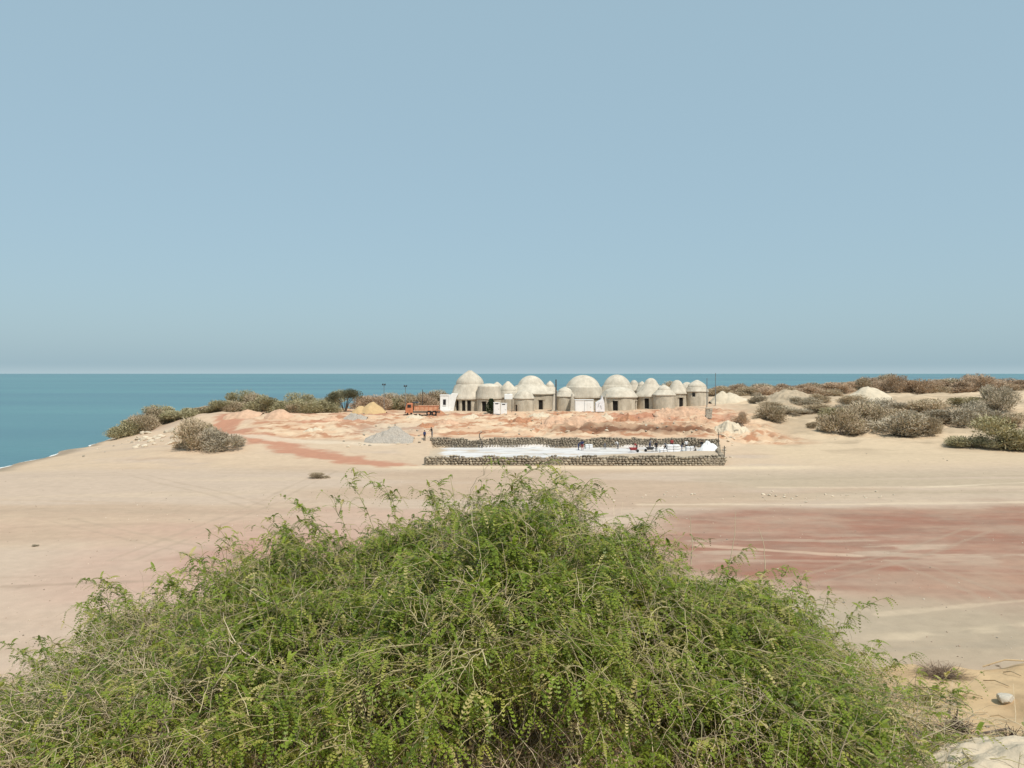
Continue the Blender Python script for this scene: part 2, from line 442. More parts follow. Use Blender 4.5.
def stain(m, amt=.35):
    """weather stains and patches of different plaster batches, fixed on the surface"""
    nt = m.node_tree; b = nt.nodes['Principled BSDF']; src = b.inputs['Base Color'].links[0].from_socket
    tc = N(nt, 'ShaderNodeTexCoord'); mp = N(nt, 'ShaderNodeMapping'); mp.inputs['Scale'].default_value = (1, 1, .35)
    oi = N(nt, 'ShaderNodeObjectInfo'); ad = N(nt, 'ShaderNodeVectorMath', operation='SCALE'); cx = N(nt, 'ShaderNodeCombineXYZ')
    nt.links.new(oi.outputs['Random'], cx.inputs[0]); nt.links.new(cx.outputs[0], ad.inputs[0]); ad.inputs['Scale'].default_value = 40
    nt.links.new(tc.outputs['Object'], mp.inputs['Vector']); nt.links.new(ad.outputs[0], mp.inputs['Location'])
    nz = N(nt, 'ShaderNodeTexNoise', Scale=.75, Detail=7.0, Roughness=.7); nt.links.new(mp.outputs[0], nz.inputs['Vector'])
    cr = N(nt, 'ShaderNodeValToRGB'); cr.color_ramp.elements[0].position = .38; cr.color_ramp.elements[0].color = (1 - amt, 1 - amt * 1.08, 1 - amt * 1.2, 1); cr.color_ramp.elements[1].position = .6; cr.color_ramp.elements[1].color = (1.12, 1.12, 1.12, 1)
    nt.links.new(nz.outputs['Fac'], cr.inputs['Fac'])
    mu = N(nt, 'ShaderNodeVectorMath', operation='MULTIPLY'); nt.links.new(src, mu.inputs[0]); nt.links.new(cr.outputs[0], mu.inputs[1])
    nt.links.new(mu.outputs[0], b.inputs['Base Color'])
    return m

def mat_plaster(name, col, coil=0.35):
    """hand-laid earth: noise-mottled, with the faint horizontal coils of the sandbags"""
    m = solid(name, col, rough=0.92, var=0.10, scale=1.1, bump=0.05, bscale=3.0, spec=0.15, rnd=0.05)
    nt = m.node_tree; b = nt.nodes['Principled BSDF']
    tc = N(nt, 'ShaderNodeTexCoord')
    wv = N(nt, 'ShaderNodeTexWave', Scale=1.6, Distortion=1.2, Detail=2.0); wv.bands_direction = 'Z'
    nt.links.new(tc.outputs['Object'], wv.inputs['Vector'])
    old = b.inputs['Normal'].links[0].from_socket
    bp = N(nt, 'ShaderNodeBump', Strength=coil, Distance=0.08)
    nt.links.new(wv.outputs['Fac'], bp.inputs['Height']); nt.links.new(old, bp.inputs['Normal']); nt.links.new(bp.outputs[0], b.inputs['Normal'])
    return m

M = {}
M['ground'] = mat_ground()
M['sea'] = mat_sea()
M['surf'] = solid('sea_foam', (0.75, 0.74, 0.70), .9, .1)
M['plaster'] = mat_plaster('cream_plaster', (0.56, 0.50, 0.405))
M['bagwall'] = mat_plaster('bare_sandbag_wall', (0.535, 0.475, 0.375), 0.6)
stain(M['plaster'], .12); stain(M['bagwall'], .20)
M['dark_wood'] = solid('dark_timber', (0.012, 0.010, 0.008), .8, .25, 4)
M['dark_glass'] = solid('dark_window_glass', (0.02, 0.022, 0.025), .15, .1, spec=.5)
M['white'] = solid('white_paint', (0.80, 0.79, 0.76), .6, .05, 1.5)
M['white_render'] = solid('white_render', (0.78, 0.76, 0.72), .9, .06, 1.2, .02)
M['white_sheet'] = solid('white_plastic_sheet', (0.78, 0.77, 0.77), .6, .08, 2.0, .08, 3)
M['grey_seam'] = solid('grey_seal', (0.25, 0.25, 0.25), .7, .1)
M['stone'] = mat_attr('rubble_stone', .92)
M['orange'] = solid('orange_truck_paint', (0.52, 0.19, 0.09), .6, .28, 2, spec=.4)
M['pale_orange'] = solid('faded_orange_panel', (0.56, 0.29, 0.17), .7, .28, 2)
M['rubber'] = solid('tyre_rubber', (0.025, 0.025, 0.025), .9, .2)
M['steel'] = solid('dark_steel', (0.07, 0.07, 0.075), .5, .2, metal=.3)
M['pole'] = solid('grey_pole_paint', (0.16, 0.17, 0.17), .6, .15)
M['pole_dark'] = solid('weathered_timber_pole', (0.08, 0.07, 0.06), .85, .2)
M['sand_y'] = solid('yellow_sand', (0.54, 0.38, 0.20), .95, .10, .8, .06, 2.5, spec=.1)
M['sand_p'] = solid('pink_sand', (0.56, 0.37, 0.25), .95, .22, .8, .12, 2.5, spec=.1)
M['sand_r'] = solid('red_earth', (0.42, 0.215, 0.125), .95, .22, .8, .12, 2.5, spec=.1)
M['sand_c'] = solid('cream_sand', (0.60, 0.51, 0.38), .95, .12, .8, .10, 2.0, spec=.1)
M['sand_b'] = solid('dull_tan_earth', (0.42, 0.335, 0.235), .95, .22, .9, .10, 2.0, spec=.1)
M['gravel'] = solid('grey_gravel', (0.40, 0.355, 0.30), .95, .3, 5.0, .10, 5, spec=.1)
M['rock_pale'] = solid('pale_limestone', (0.58, 0.49, 0.37), .9, .14, 2.0, .04, 5, rnd=.22)
M['rock_grey'] = solid('grey_brown_stone', (0.33, 0.29, 0.23), .9, .2, 2.0, .04, 5, rnd=.3)
M['rock_pillar'] = solid('pillar_stone', (0.40, 0.36, 0.29), .9, .35, 3.0, .04, 6)
M['rock_cream'] = solid('bleached_rock', (0.53, 0.44, 0.32), .9, .14, 6.0, .02, 14)
M['rock_white'] = solid('white_chalky_stone', (0.66, 0.59, 0.48), .9, .1, 9.0, .01, 30)
M['leaf'] = mat_foliage('mesquite_leaf', .40, .38)
M['twig'] = mat_attr('mesquite_bark', .8)
M['scrub'] = mat_attr('dry_scrub_twigs', .9, .12)
M['scrub_leaf'] = mat_foliage('scrub_leaf', .7, .25)
M['bark'] = solid('grey_bark', (0.13, 0.10, 0.075), .9, .25, 6, .02, 12)
M['stake'] = solid('bleached_stick', (0.50, 0.37, 0.22), .8, .15, 9, .004, 30)
M['skin'] = solid('tanned_skin', (0.28, 0.16, 0.10), .6, .05)
M['hair'] = solid('black_hair', (0.012, 0.010, 0.009), .6, .2)
for k, c in dict(black=(.02, .02, .025), navy=(.03, .045, .12), red=(.33, .05, .05), whitec=(.72, .70, .68), grey=(.16, .16, .17), khaki=(.22, .18, .12)).items():
    M['cloth_' + k] = solid('cloth_' + k, c, .9, .12, 6)

# ---------------------------------------------------------------- ground, sea
def build_ground():
    ys = [-10.0]
    while ys[-1] < 322: ys.append(ys[-1] + min(0.45, max(0.05, 0.0042 * max(ys[-1], 0))) if ys[-1] > 2 else ys[-1] + 0.1)
    ys = np.array(ys)
    inner = np.linspace(-0.68, 0.68, 560); outl = -np.geomspace(1.5, 0.69, 60); outr = np.geomspace(0.69, 1.5, 60)
    us = np.concatenate([outl, inner, outr])
    Yg, Ug = np.meshgrid(ys, us, indexing='ij')
    Xg = Ug * (np.maximum(Yg, 0) + 4.0)
    X = Xg.ravel(); Y = Yg.ravel()
    Z = height(X, Y)
    col = ground_colour(X, Y, Z)
    nr, nc = Yg.shape
    idx = np.arange(nr * nc).reshape(nr, nc)
    q = np.stack([idx[:-1, :-1], idx[:-1, 1:], idx[1:, 1:], idx[1:, :-1]], -1).reshape(-1, 4)
    me = np_mesh('ground', np.stack([X, Y, Z], 1), q)
    set_col(me, col)
    o = link('ground', me, M['ground'], smooth=True)
    tag(o, 'sandy plain and slopes with pink and red ochre patches', kind='structure')

def build_sea():
    r = 14500
    o = link('sea', np_mesh('sea', [(-r, -300, 0), (r, -300, 0), (r, r, 0), (-r, r, 0)], [(0, 1, 2, 3)]), M['sea'])
    tag(o, 'calm teal sea reaching the horizon', kind='structure')
    # a thin broken line of foam along the beach
    pts = LAND[1:8]
    co = []; q = []
    dens = []
    for a, b in zip(pts[:-1], pts[1:]):
        n = int(np.hypot(*(b - a)) / 0.5)
        for i in range(n): dens.append(a + (b - a) * i / n)
    dens = np.array(dens)
    # find the water line by searching outward
    line = []
    for p in dens:
        xs = p[0] + np.linspace(-6, 10, 81)
        zz = height(xs, np.full(81, p[1]))
        j = int(np.argmax(zz > 0.03)); line.append((xs[j], p[1]))
    line = np.array(line)
    for i, (x, y) in enumerate(line):
        w = max(0.0, 1.1 * (vnoise(np.array([y / 2.6]), np.array([3.3]), 5)[0] - 0.36)) + .01
        co += [(x - w, y, 0.035), (x + .16, y, 0.045)]
        if i: q.append((2 * i - 2, 2 * i - 1, 2 * i + 1, 2 * i))
    s = link('surf_foam', np_mesh('surf_foam', co, q), M['surf'])
    tag(s, 'thin white line of foam where the sea meets the beach', kind='stuff')

# ---------------------------------------------------------------- rocks, heaps
def rock_mesh(name, seed, sub=2, rough=.35, flat=.7):
    rg = np.random.default_rng(seed)
    bm = bmesh.new(); bmesh.ops.create_icosphere(bm, subdivisions=sub, radius=.5)
    ax = [Vector(rg.normal(size=3)).normalized() for _ in range(9)]
    dd = rg.uniform(.25, .46, 9)
    for v in bm.verts:
        for a, d in zip(ax, dd):
            t = v.co.dot(a)
            if t > d: v.co -= a * (t - d) * .85
        v.co *= 1 + rough * .25 * (rg.random() - .5)
        v.co.z *= flat
    me = bpy.data.meshes.new(name); bm.to_mesh(me); bm.free()
    return me

ROCKS = [rock_mesh('rock_shape', 50 + i, 2, .5, random.uniform(.55, .9)) for i in range(6)]
ROCKS_G = [m.copy() for m in ROCKS]
for m in ROCKS: m.materials.append(M['rock_pale'])
for m in ROCKS_G: m.materials.append(M['rock_grey'])

def put_rock(x, y, s, label, group, grey=False, name='rock'):
    me = random.choice(ROCKS_G if grey else ROCKS)
    o = bpy.data.objects.new(name, me); COL.objects.link(o)
    sx = s * random.uniform(.8, 1.4); sy = s * random.uniform(.7, 1.2); sz = s * random.uniform(.6, 1.05)
    o.scale = (sx, sy, sz); o.rotation_euler = (random.uniform(-.3, .3), random.uniform(-.3, .3), random.uniform(0, 6.28))
    o.location = (x, y, ground(x, y) + sz * .12)
    return tag(o, label, 'rock', group)

def heap(name, px, py, w, h, mat, label, cat, seed, peaks=((0, 0, 1),), depth=None, Y=None, rough=.12, xy=None):
    """a mound of loose material poured on the ground; w, h in metres"""
    if xy: x, y = xy; z = ground(x, y)
    elif Y is None: x, y, z = hit(px, py)
    else:
        x, y = (px - 512) * Y / F_PX, Y
        z = ground(x, y)
    d = depth or w * .9
    y += d * .3
    n = 64
    u = np.linspace(-1, 1, n); gx, gy = np.meshgrid(u, u, indexing='ij')
    hh = np.zeros_like(gx)
    for (cx, cy, k) in peaks:
        r = np.hypot(gx - cx, gy - cy) / (1 - max(abs(cx), abs(cy)) * .6)
        hh = np.maximum(hh, k * np.clip(1 - r ** 1.25, 0, 1))
    hh = hh * (1 + rough * 2 * (fbm(gx * 3.3 + 5, gy * 3.3, 4, seed) - .5)) + rough * .35 * (fbm(gx * 9, gy * 9, 3, seed + 3) - .5) * (hh > .02)
    X = gx * w / 2; Yv = gy * d / 2
    G = height((x + X).ravel(), (y + Yv).ravel()).reshape(n, n)
    edge = np.maximum(np.abs(gx), np.abs(gy))
    Zv = G - z + hh * h - .25 * (1 - sstep(0, .06, hh))
    idx = np.arange(n * n).reshape(n, n)
    q = np.stack([idx[:-1, :-1], idx[1:, :-1], idx[1:, 1:], idx[:-1, 1:]], -1).reshape(-1, 4)
    me = np_mesh(name, np.stack([X.ravel(), Yv.ravel(), Zv.ravel()], 1), q)
    o = link(name, me, mat, loc=(x, y, z), smooth=True)
    return tag(o, label, cat)

# ---------------------------------------------------------------- stone walls
def stone_wall(name, p0, p1, zb, ht, th, label, seed, dark=1.0):
    rg = np.random.default_rng(seed)
    p0 = np.array(p0, float); p1 = np.array(p1, float)
    L = float(np.hypot(*(p1 - p0))); ang = math.atan2(p1[1] - p0[1], p1[0] - p0[0])
    bm = bmesh.new()
    bmesh.ops.create_icosphere(bm, subdivisions=1, radius=.5)
    bv = np.array([v.co[:] for v in bm.verts]); bf = np.array([[v.index for v in f.verts] for f in bm.faces]); bm.free()
    V = []; T = []; C = []
    def add(v, f, c):
        T.append(f + sum(len(a) for a in V)); V.append(v); C.append(np.tile(c, (len(v), 1)))
    off = 0
    vs, fs, cs = [], [], []
    pal = [(.25, .215, .165), (.33, .285, .22), (.42, .36, .27), (.18, .155, .125), (.50, .43, .325), (.29, .24, .18)]
    def stone(cx, cy, cz, sx, sy, sz):
        nonlocal off
        v = bv * np.array((sx, sy, sz)) * (1 + .28 * (rg.random((len(bv), 1)) - .5))
        a = rg.uniform(-.25, .25); R = np.array([[math.cos(a), 0, -math.sin(a)], [0, 1, 0], [math.sin(a), 0, math.cos(a)]])
        v = v @ R.T + np.array((cx, cy, cz))
        c = np.array(pal[rg.integers(len(pal))]) * rg.uniform(.7, 1.25) * dark * .84
        c = c * .66 + np.array((.40, .325, .235)) * .34
        vs.append(v); fs.append(bf + off); cs.append(np.tile(c, (len(v), 1))); off += len(v)
    kx = np.linspace(0, L, max(8, int(L / 1.3))); kh = 1 - .26 * rg.random(len(kx)) ** 2.2
    hx = lambda x: ht * float(np.interp(x, kx, kh))
    yo = lambda x: .10 * math.sin(x * .31 + seed) + .06 * math.sin(x * .83)
    for side in (-1, 1):
        z = .1
        while z < ht - .05:
            x = rg.uniform(0, .3); hrow = rg.uniform(.22, .36)
            while x < L:
                w = rg.uniform(.28, .7)
                if z < hx(x + w / 2) - .08: stone(x + w / 2, side * (th / 2 - .08) + yo(x), z + rg.uniform(-.04, .06), w * 1.05, .45, hrow * rg.uniform(.95, 1.25))
                x += w * .93
            z += hrow * .9
    x = 0
    while x < L:                                    # capping stones, uneven
        w = rg.uniform(.3, .75)
        if rg.random() < .85: stone(x + w / 2, rg.uniform(-.1, .1) + yo(x), hx(x + w / 2) - .04 + rg.uniform(-.06, .05), w, th * .9, rg.uniform(.16, .34))
        x += w
    # mortar core
    cv = np.array([(sx * L, sy * (th / 2 - .13), sz) for sx in (0, 1) for sy in (-1, 1) for sz in (-.4, ht * .72)])
    cf = np.array([(0, 1, 3), (0, 3, 2), (4, 6, 7), (4, 7, 5), (0, 4, 5), (0, 5, 1), (2, 3, 7), (2, 7, 6), (1, 5, 7), (1, 7, 3)])
    vs.append(cv); fs.append(cf + off); cs.append(np.tile((.24, .20, .15), (8, 1)))
    me = np_mesh(name, np.concatenate(vs), tris=np.concatenate(fs)); set_col(me, np.concatenate(cs))
    o = link(name, me, M['stone'], loc=(p0[0], p0[1], zb), rz=ang)
    return tag(o, label, 'stone wall')

# ---------------------------------------------------------------- domes
def revolve(profile, seg, skip=None, jitter=0.0, seed=0, closed_top=True):
    """profile [(r,z)], skip(a0,a1,z0,z1) -> True leaves the face out"""
    rg = np.random.default_rng(seed)
    V = []; Q = []; T = []
    ph = rg.uniform(0, 6.28, 4)
    for (r, z) in profile:
        for s in range(seg):
            a = 2 * PI * s / seg
            k = 1 + jitter * (.5 * math.sin(2 * a + ph[0] + z * .4) + .5 * math.sin(5 * a + ph[1] + z * 1.3) + rg.uniform(-.2, .2))
            V.append((r * k * math.sin(a), -r * k * math.cos(a), z + jitter * r * .3 * math.sin(3 * a + ph[2])))
    for i in range(len(profile) - 1):
        for s in range(seg):
            a0 = 2 * PI * s / seg; a1 = 2 * PI * (s + 1) / seg
            if skip and skip(a0, a1, profile[i][1], profile[i + 1][1]): continue
            t = (s + 1) % seg
            Q.append((i * seg + s, i * seg + t, (i + 1) * seg + t, (i + 1) * seg + s))
    if closed_top:
        V.append((0, 0, profile[-1][1] + .02)); k = len(V) - 1; b = (len(profile) - 1) * seg
        for s in range(seg): T.append((b + s, b + (s + 1) % seg, k))
    return V, Q, T

def dome(cxp, Y, base_py, apex_py, wall_py, hw_wall, cap_py, hw_cap, point, label, openings=(), seed=0, name='dome_house', ledge=True):
    """hw in pixels at distance Y; openings: (angle_deg, z0, z1, width_m, kind)"""
    s = Y / F_PX
    x = (cxp - 512) * s
    zb = ground(x, Y - hw_wall * s * .8) - .1
    zz = lambda py: CAM_H - (py - HOR) * s - zb
    R = hw_wall * s; hw = zz(wall_py); hc = zz(cap_py); ha = zz(apex_py); rc = hw_cap * s
    t = empty(name, (x, Y, zb))
    tag(t, label, 'dome building', 'plastered earth dome buildings')
    seg = 64
    ops = [(RAD(a), z0, z1, w / R / 2, k) for a, z0, z1, w, k in openings]
    nz = 10
    zs = sorted(set([-.6] + [round(hw * i / nz, 3) for i in range(nz + 1)] + [z for o in ops for z in o[1:3] if z < hw]))
    def skip(a0, a1, z0, z1):
        am = (a0 + a1) / 2; zm = (z0 + z1) / 2
        for a, p, q, hwid, k in ops:
            d = (am - a + PI) % (2 * PI) - PI
            if abs(d) < hwid and p < zm < q: return True
        return False
    V, Q, T = revolve([(R, z) for z in zs], seg, skip, .012, seed, False)
    V2, Q2, _ = revolve([(R - .35, z) for z in zs], seg, skip, .012, seed, False)
    n = len(V)
    # jambs joining both skins of the wall round each opening
    fs = {tuple(q) for q in Q}
    J = []
    edges = {}
    for q in Q:
        for a, b in zip(q, q[1:] + q[:1]):
            edges[(a, b)] = edges.get((a, b), 0) + 1
    for (a, b) in list(edges):
        if (b, a) not in edges: J.append((b, a, a + n, b + n))
    me = np_mesh('wall', V + V2, Q + [tuple(i + n for i in q[::-1]) for q in Q2] + J)
    link('wall', me, M['bagwall'], t, smooth=False)
    # plastered shell: lip over the wall, skirt, ledge, cap
    prof = [(R * .96, hw - .02), (R * 1.06, hw + .0), (R * 1.075, hw + .18)]
    for i in range(1, 7):
        f = i / 6
        prof.append((rc * 1.06 + (R * 1.07 - rc * 1.06) * (1 - f) ** 1.0 * (1 - .12 * math.sin(f * PI)), hw + .18 + (hc - hw - .18) * (f ** .9)))
    link('skirt', np_mesh('skirt', *revolve(prof, seg, None, .024, seed + 1, False)[:2]), M['plaster'], t, smooth=True)
    cap = [(rc * 1.04, hc - .12), (rc * (1.03 if ledge else 1.0), hc + .06), (rc * .985, hc + .08)]
    for i in range(1, 15):
        f = i / 15
        if point: rr = (1 - f) ** .78 * (1 + .28 * math.sin(f * PI)); zf = f
        else:
            t0 = RAD(68); th = t0 * (1 - f); rr = math.sin(th) / math.sin(t0); zf = (math.cos(th) - math.cos(t0)) / (1 - math.cos(t0))
        cap.append((rc * .985 * rr, hc + .08 + (ha - hc - .08) * zf))
    Vc, Qc, Tc = revolve(cap, seg, None, .022, seed + 2, True)
    link('dome', np_mesh('dome', Vc, Qc, Tc), M['plaster'], t, smooth=True)
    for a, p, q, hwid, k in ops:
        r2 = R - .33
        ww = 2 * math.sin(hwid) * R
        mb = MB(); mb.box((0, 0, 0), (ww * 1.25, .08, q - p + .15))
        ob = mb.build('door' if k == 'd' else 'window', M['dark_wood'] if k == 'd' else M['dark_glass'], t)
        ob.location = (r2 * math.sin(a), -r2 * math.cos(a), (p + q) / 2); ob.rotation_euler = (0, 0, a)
        if k == 'd':
            h = MB().box((ww * .3, -.07, 0), (.05, .06, .3)).build('handle', M['steel'], ob)
        if q < hw + .2:   # lintel above the opening
            lb = MB().box((0, 0, 0), (ww * 1.5, .22, .16)).build('lintel', M['bagwall'], t)
            lb.location = ((R - .02) * math.sin(a), -(R - .02) * math.cos(a), q + .07); lb.rotation_euler = (0, 0, a)
    return t

def build_domes():
    D = dome
    #  px   Y   base apex wall hw  cap  hwcap point
    D(470, 183, 410, 369.5, 399, 19, 385, 14, True, 'tallest pointed dome at the left end, taller than all others', [(-38, 0, 2.5, 1.0, 'd'), (-15, 0, 2.5, .9, 'd'), (2, 0, 2.5, .9, 'd'), (40, 0, 2.3, 1.2, 'd')], 1)
    D(489, 179, 410, 383.5, 399, 12.5, 386.5, 10.5, False, 'low flat-topped dome joined to the tallest pointed dome', [(-20, .1, 2.4, 1.1, 'd')], 2)
    D(497, 188, 410, 381.5, 398, 8, 388, 5.5, True, 'small pointed dome beside the low flat-topped dome, behind the conical tree', [], 3)
    D(508, 184, 410, 380.5, 398, 10, 392, 8, True, 'pointed dome behind the two white toilet cabins', [], 4)
    D(531, 188, 410, 375.5, 394, 24, 385, 13.5, False, 'broad round dome with a single black doorway, second big dome from the left', [(24, .2, 2.4, 1.15, 'd')], 5)
    D(524, 178, 410, 389.5, 399, 10, 394, 8, False, 'small front dome in front of the second big dome, beside the toilets', [(-55, .1, 1.6, .6, 'd')], 6)
    D(550, 193, 410, 380.5, 392, 7, 387, 4.5, True, 'tiny pointed dome peeping up left of the thick timber pole', [], 7)
    D(565, 180, 410, 386.5, 397, 9.5, 392, 7, True, 'small pointed dome between the timber pole and the big dome with a high window', [], 8)
    D(583, 186, 410, 375.0, 398, 19, 387, 17.5, False, 'big round dome with a small high window behind the white site cabin', [(-22, 2.75, 4.0, .8, 'w')], 9)
    D(617, 189, 410, 374.5, 396, 17, 386, 14, False, 'highest round dome, behind the long flat-roofed front wall', [], 10)
    D(619, 179, 409, 387.0, 397.5, 18, 391, 14, False, 'low wide dome with a black doorway in front of the highest round dome', [(-20, .1, 2.3, .85, 'd'), (64, .1, 2.2, .8, 'd')], 11)
    D(634, 195, 409, 380.0, 391, 7, 385, 4.5, False, 'tiny rounded dome showing above the roofs right of the highest round dome', [], 12)
    D(642, 192, 409, 381.0, 392, 6, 386, 4, True, 'tiny pointed dome left of the dome with three doorways', [], 13)
    D(651, 181, 408, 378.0, 397, 16, 384.5, 7, False, 'medium dome with a small round cap and steep sloping shoulders over two doorways', [(-24, .1, 2.4, .9, 'd'), (36, .1, 2.3, .8, 'd')], 14)
    D(664, 177, 408, 384.5, 395.5, 11, 390, 6.5, True, 'small pointed dome with a blank wall right of the dome with two doorways', [], 15)
    D(677, 184, 405, 380.0, 394, 11, 384.5, 5.5, False, 'small capped dome over a black doorway with a white post beside it', [(12, .1, 2.2, 1.05, 'd')], 16)
    D(687, 188, 405, 382.0, 394, 8, 387, 6, False, 'low flat dome squeezed between the two right-hand domes', [], 17)
    D(697, 183, 405, 379.5, 392, 11, 387.5, 9.2, True, 'pointed dome at the right end with a small black window', [(-30, 2.2, 3.5, .8, 'w')], 18)

    D(604, 190, 409, 386.0, 395, 7, 389.5, 5, True, 'tiny pointed dome between the two biggest round domes', [], 21)
    D(516, 186, 410, 387.0, 396, 7.5, 391, 5.5, False, 'tiny round dome behind the water tank, left of the second big dome', [], 22)
    D(541, 196, 410, 383.0, 392, 8, 387, 6, True, 'tiny pointed dome just behind the right shoulder of the second big dome', [], 23)
    D(659, 190, 408, 385.5, 393, 7, 389, 5, False, 'tiny round dome behind the small pointed dome with a blank wall', [], 24)
    # pale buttresses that lean against the drums
    for cx, Yb, w in ((554.5, 177.5, .55), (606.5, 176.5, .7), (533.0, 179.5, .35), (572.5, 176.0, .5)):
        x = (cx - 512) * Yb / 800; zb = ground(x, Yb) - .2
        t = empty('buttress', (x, Yb, zb)); tag(t, {554.5: 'tall pale buttress just left of the small dome by the timber pole', 606.5: 'pale leaning buttress between the white sheeted stack and the highest round dome', 533.0: 'slim pale buttress left of the single black doorway of the second big dome', 572.5: 'pale buttress left of the long white site cabin'}[cx], 'buttress')
        MB().prism([(-w, 0), (w, 0), (w * .8, 1.6), (w * .5, 3.2), (-w * .1, 4.1), (-w * .5, 3.4), (-w * .75, 1.8)], -.35, 1.6).build('masonry', M['plaster'], t, .06)
        MB().box((0, .3, .1), (w * 2.5, 1.6, .5)).build('footing', M['bagwall'], t, .04)
    # white annex on the left of the tallest dome
    x, y = (448 - 512) * 180 / 800, 179.0
    zb = ground(x, y) - .05
    t = empty('white_annex', (x, y, zb)); tag(t, 'small white rendered annex with one window left of the tallest dome', 'building')
    mb = MB()
    mb.box((-.75, 1.2, 1.75), (1.9, 2.4, 3.5)); mb.build('wall', M['white_render'], t, .04)
    mb = MB(); mb.prism([(.205, 0), (1.3, 0), (1.65, 2.0), (2.0, 3.2), (2.4, 3.9), (.9, 4.0), (.205, 3.45)], -.05, 1.9); mb.build('buttress', M['white_render'], t, .03)
    MB().box((-.75, 1.2, 3.6), (2.1, 2.6, .2)).build('roof', M['white_render'], t, .03)
    w = MB().box((-.7, -.03, 2.05), (.62, .1, 1.25)).build('window', M['dark_glass'], t)
    MB().box((-.7, -.1, 1.36), (.8, .14, .1)).build('sill', M['white_render'], w)
    MB().box((-.75, -1.0, .16), (2.6, 1.8, .42)).build('step', M['white_render'], t, .03)

# ---------------------------------------------------------------- shrubs (dry scrub of the dunes)
def shrub_mesh(seed, nst, ntw, col, col2, leafy=0.0, leafcol=(0.10, 0.11, 0.05), shape=1.0, flat_top=False):
    """unit shrub: footprint ~1 m across, ~1 m tall, made of hundreds of crossing twigs"""
    rg = np.random.default_rng(seed)
    # lobes
    nl = rg.integers(4, 7)
    nl += 5
    lc = np.stack([rg.uniform(-.40, .40, nl), rg.uniform(-.36, .36, nl), rg.uniform(.08, .34, nl)], 1)
    top = rg.random(nl) < .5
    lc[top, 2] = rg.uniform(.4, .66, top.sum()); lc[top, :2] *= .75
    lr = rg.uniform(.18, .33, nl)
    k = rg.integers(0, nl, ntw)
    u = rg.normal(size=(ntw, 3)); u /= np.linalg.norm(u, axis=1)[:, None]
    r = rg.random(ntw) ** .45
    p = lc[k] + u * (lr[k] * r)[:, None]
    p[:, 2] = np.abs(p[:, 2])
    d = np.stack([p[:, 0], p[:, 1], p[:, 2] * .9 + .25], 1) + rg.normal(size=(ntw, 3)) * .35
    d /= np.linalg.norm(d, axis=1)[:, None]
    L = rg.uniform(.04, .115, ntw); w = rg.uniform(.005, .010, ntw)
    side = np.cross(d, rg.normal(size=(ntw, 3))); side /= np.linalg.norm(side, axis=1)[:, None]
    isl = rg.random(ntw) < leafy
    L = np.where(isl, rg.uniform(.025, .06, ntw), L); w = np.where(isl, rg.uniform(.012, .024, ntw), w)
    A = p - side * w[:, None]; B = p + side * w[:, None]; Cc = p + d * L[:, None] + side * (w * .3)[:, None]; Dd = p + d * L[:, None] - side * (w * .3)[:, None]
    co = np.stack([A, B, Cc, Dd], 1).reshape(-1, 3)
    q = np.arange(ntw * 4).reshape(-1, 4)
    c = np.array(col) + (np.array(col2) - np.array(col)) * rg.random((ntw, 1))
    c = c * rg.uniform(.85, 1.15, (ntw, 1))
    c = np.where(isl[:, None], np.array(leafcol) * rg.uniform(.7, 1.4, (ntw, 1)), c)
    cc = np.repeat(c, 4, 0)
    me = np_mesh('twigs', co, q); set_col(me, np.clip(cc, .005, .9))
    # stems
    V = []; Q = []; SCc = []
    for i in range(nst):
        a = rg.uniform(0, 6.28); b0 = np.array((rg.normal() * .05, rg.normal() * .05, -.06))
        tip = lc[rg.integers(nl)] + rg.normal(size=3) * .12
        mid = (b0 + tip) / 2 + np.array((0, 0, .05)) + rg.normal(size=3) * .04
        for j in range(5):
            f = j / 4; pt = (1 - f) ** 2 * b0 + 2 * f * (1 - f) * mid + f * f * tip; rr = .016 * (1 - .8 * f)
            for s in range(4):
                V.append(pt + rr * np.array((math.cos(s * PI / 2), math.sin(s * PI / 2), 0)))
        o = len(V) - 20
        for j in range(4):
            for s in range(4): Q.append((o + j * 4 + s, o + j * 4 + (s + 1) % 4, o + j * 4 + 4 + (s + 1) % 4, o + j * 4 + 4 + s))
    ms = np_mesh('stems', V, Q)
    ms.materials.append(M['bark'])
    me.materials.append(M['scrub'])
    return me, ms

BROWN = dict(col=(.43, .335, .225), col2=(.54, .435, .30))
RUST = dict(col=(.43, .31, .21), col2=(.53, .405, .285))
GREYS = dict(col=(.39, .325, .24), col2=(.50, .43, .32))
OLIVE = dict(col=(.38, .33, .195), col2=(.48, .42, .265))
SHR = {}
def shrub_kind(k):
    if k not in SHR:
        n = 5600
        spec = dict(brown=(BROWN, .15, (.24, .20, .11)), rust=(RUST, .1, (.34, .23, .14)), grey=(GREYS, .15, (.3, .26, .17)), olive=(OLIVE, .4, (.28, .25, .13)))[k]
        SHR[k] = [shrub_mesh(hash(k) % 1000 * 0 + {'brown': 100, 'rust': 200, 'grey': 300, 'olive': 400}[k] + i, 9, n, leafy=spec[1], leafcol=spec[2], **spec[0]) for i in range(4)]
    return SHR[k]

def put_shrub(px, py, wpx, hpx, kind, label, group=None, Y=None, cat='shrub'):
    if Y is None: x, y, z = hit(px, py)
    else:
        x, y = (px - 512) * Y / F_PX, Y; z = ground(x, y)
    s = y / F_PX
    me, ms = random.choice(shrub_kind(kind))
    t = empty('dry_shrub', (x, y, z), random.uniform(0, 6.28))
    w = wpx * s * 1.12; h = hpx * s * 1.15
    t.scale = (w, w * .9, h)
    tag(t, label, cat, group)
    link('twigs', me, None, t); link('stems', ms, None, t)
    return t

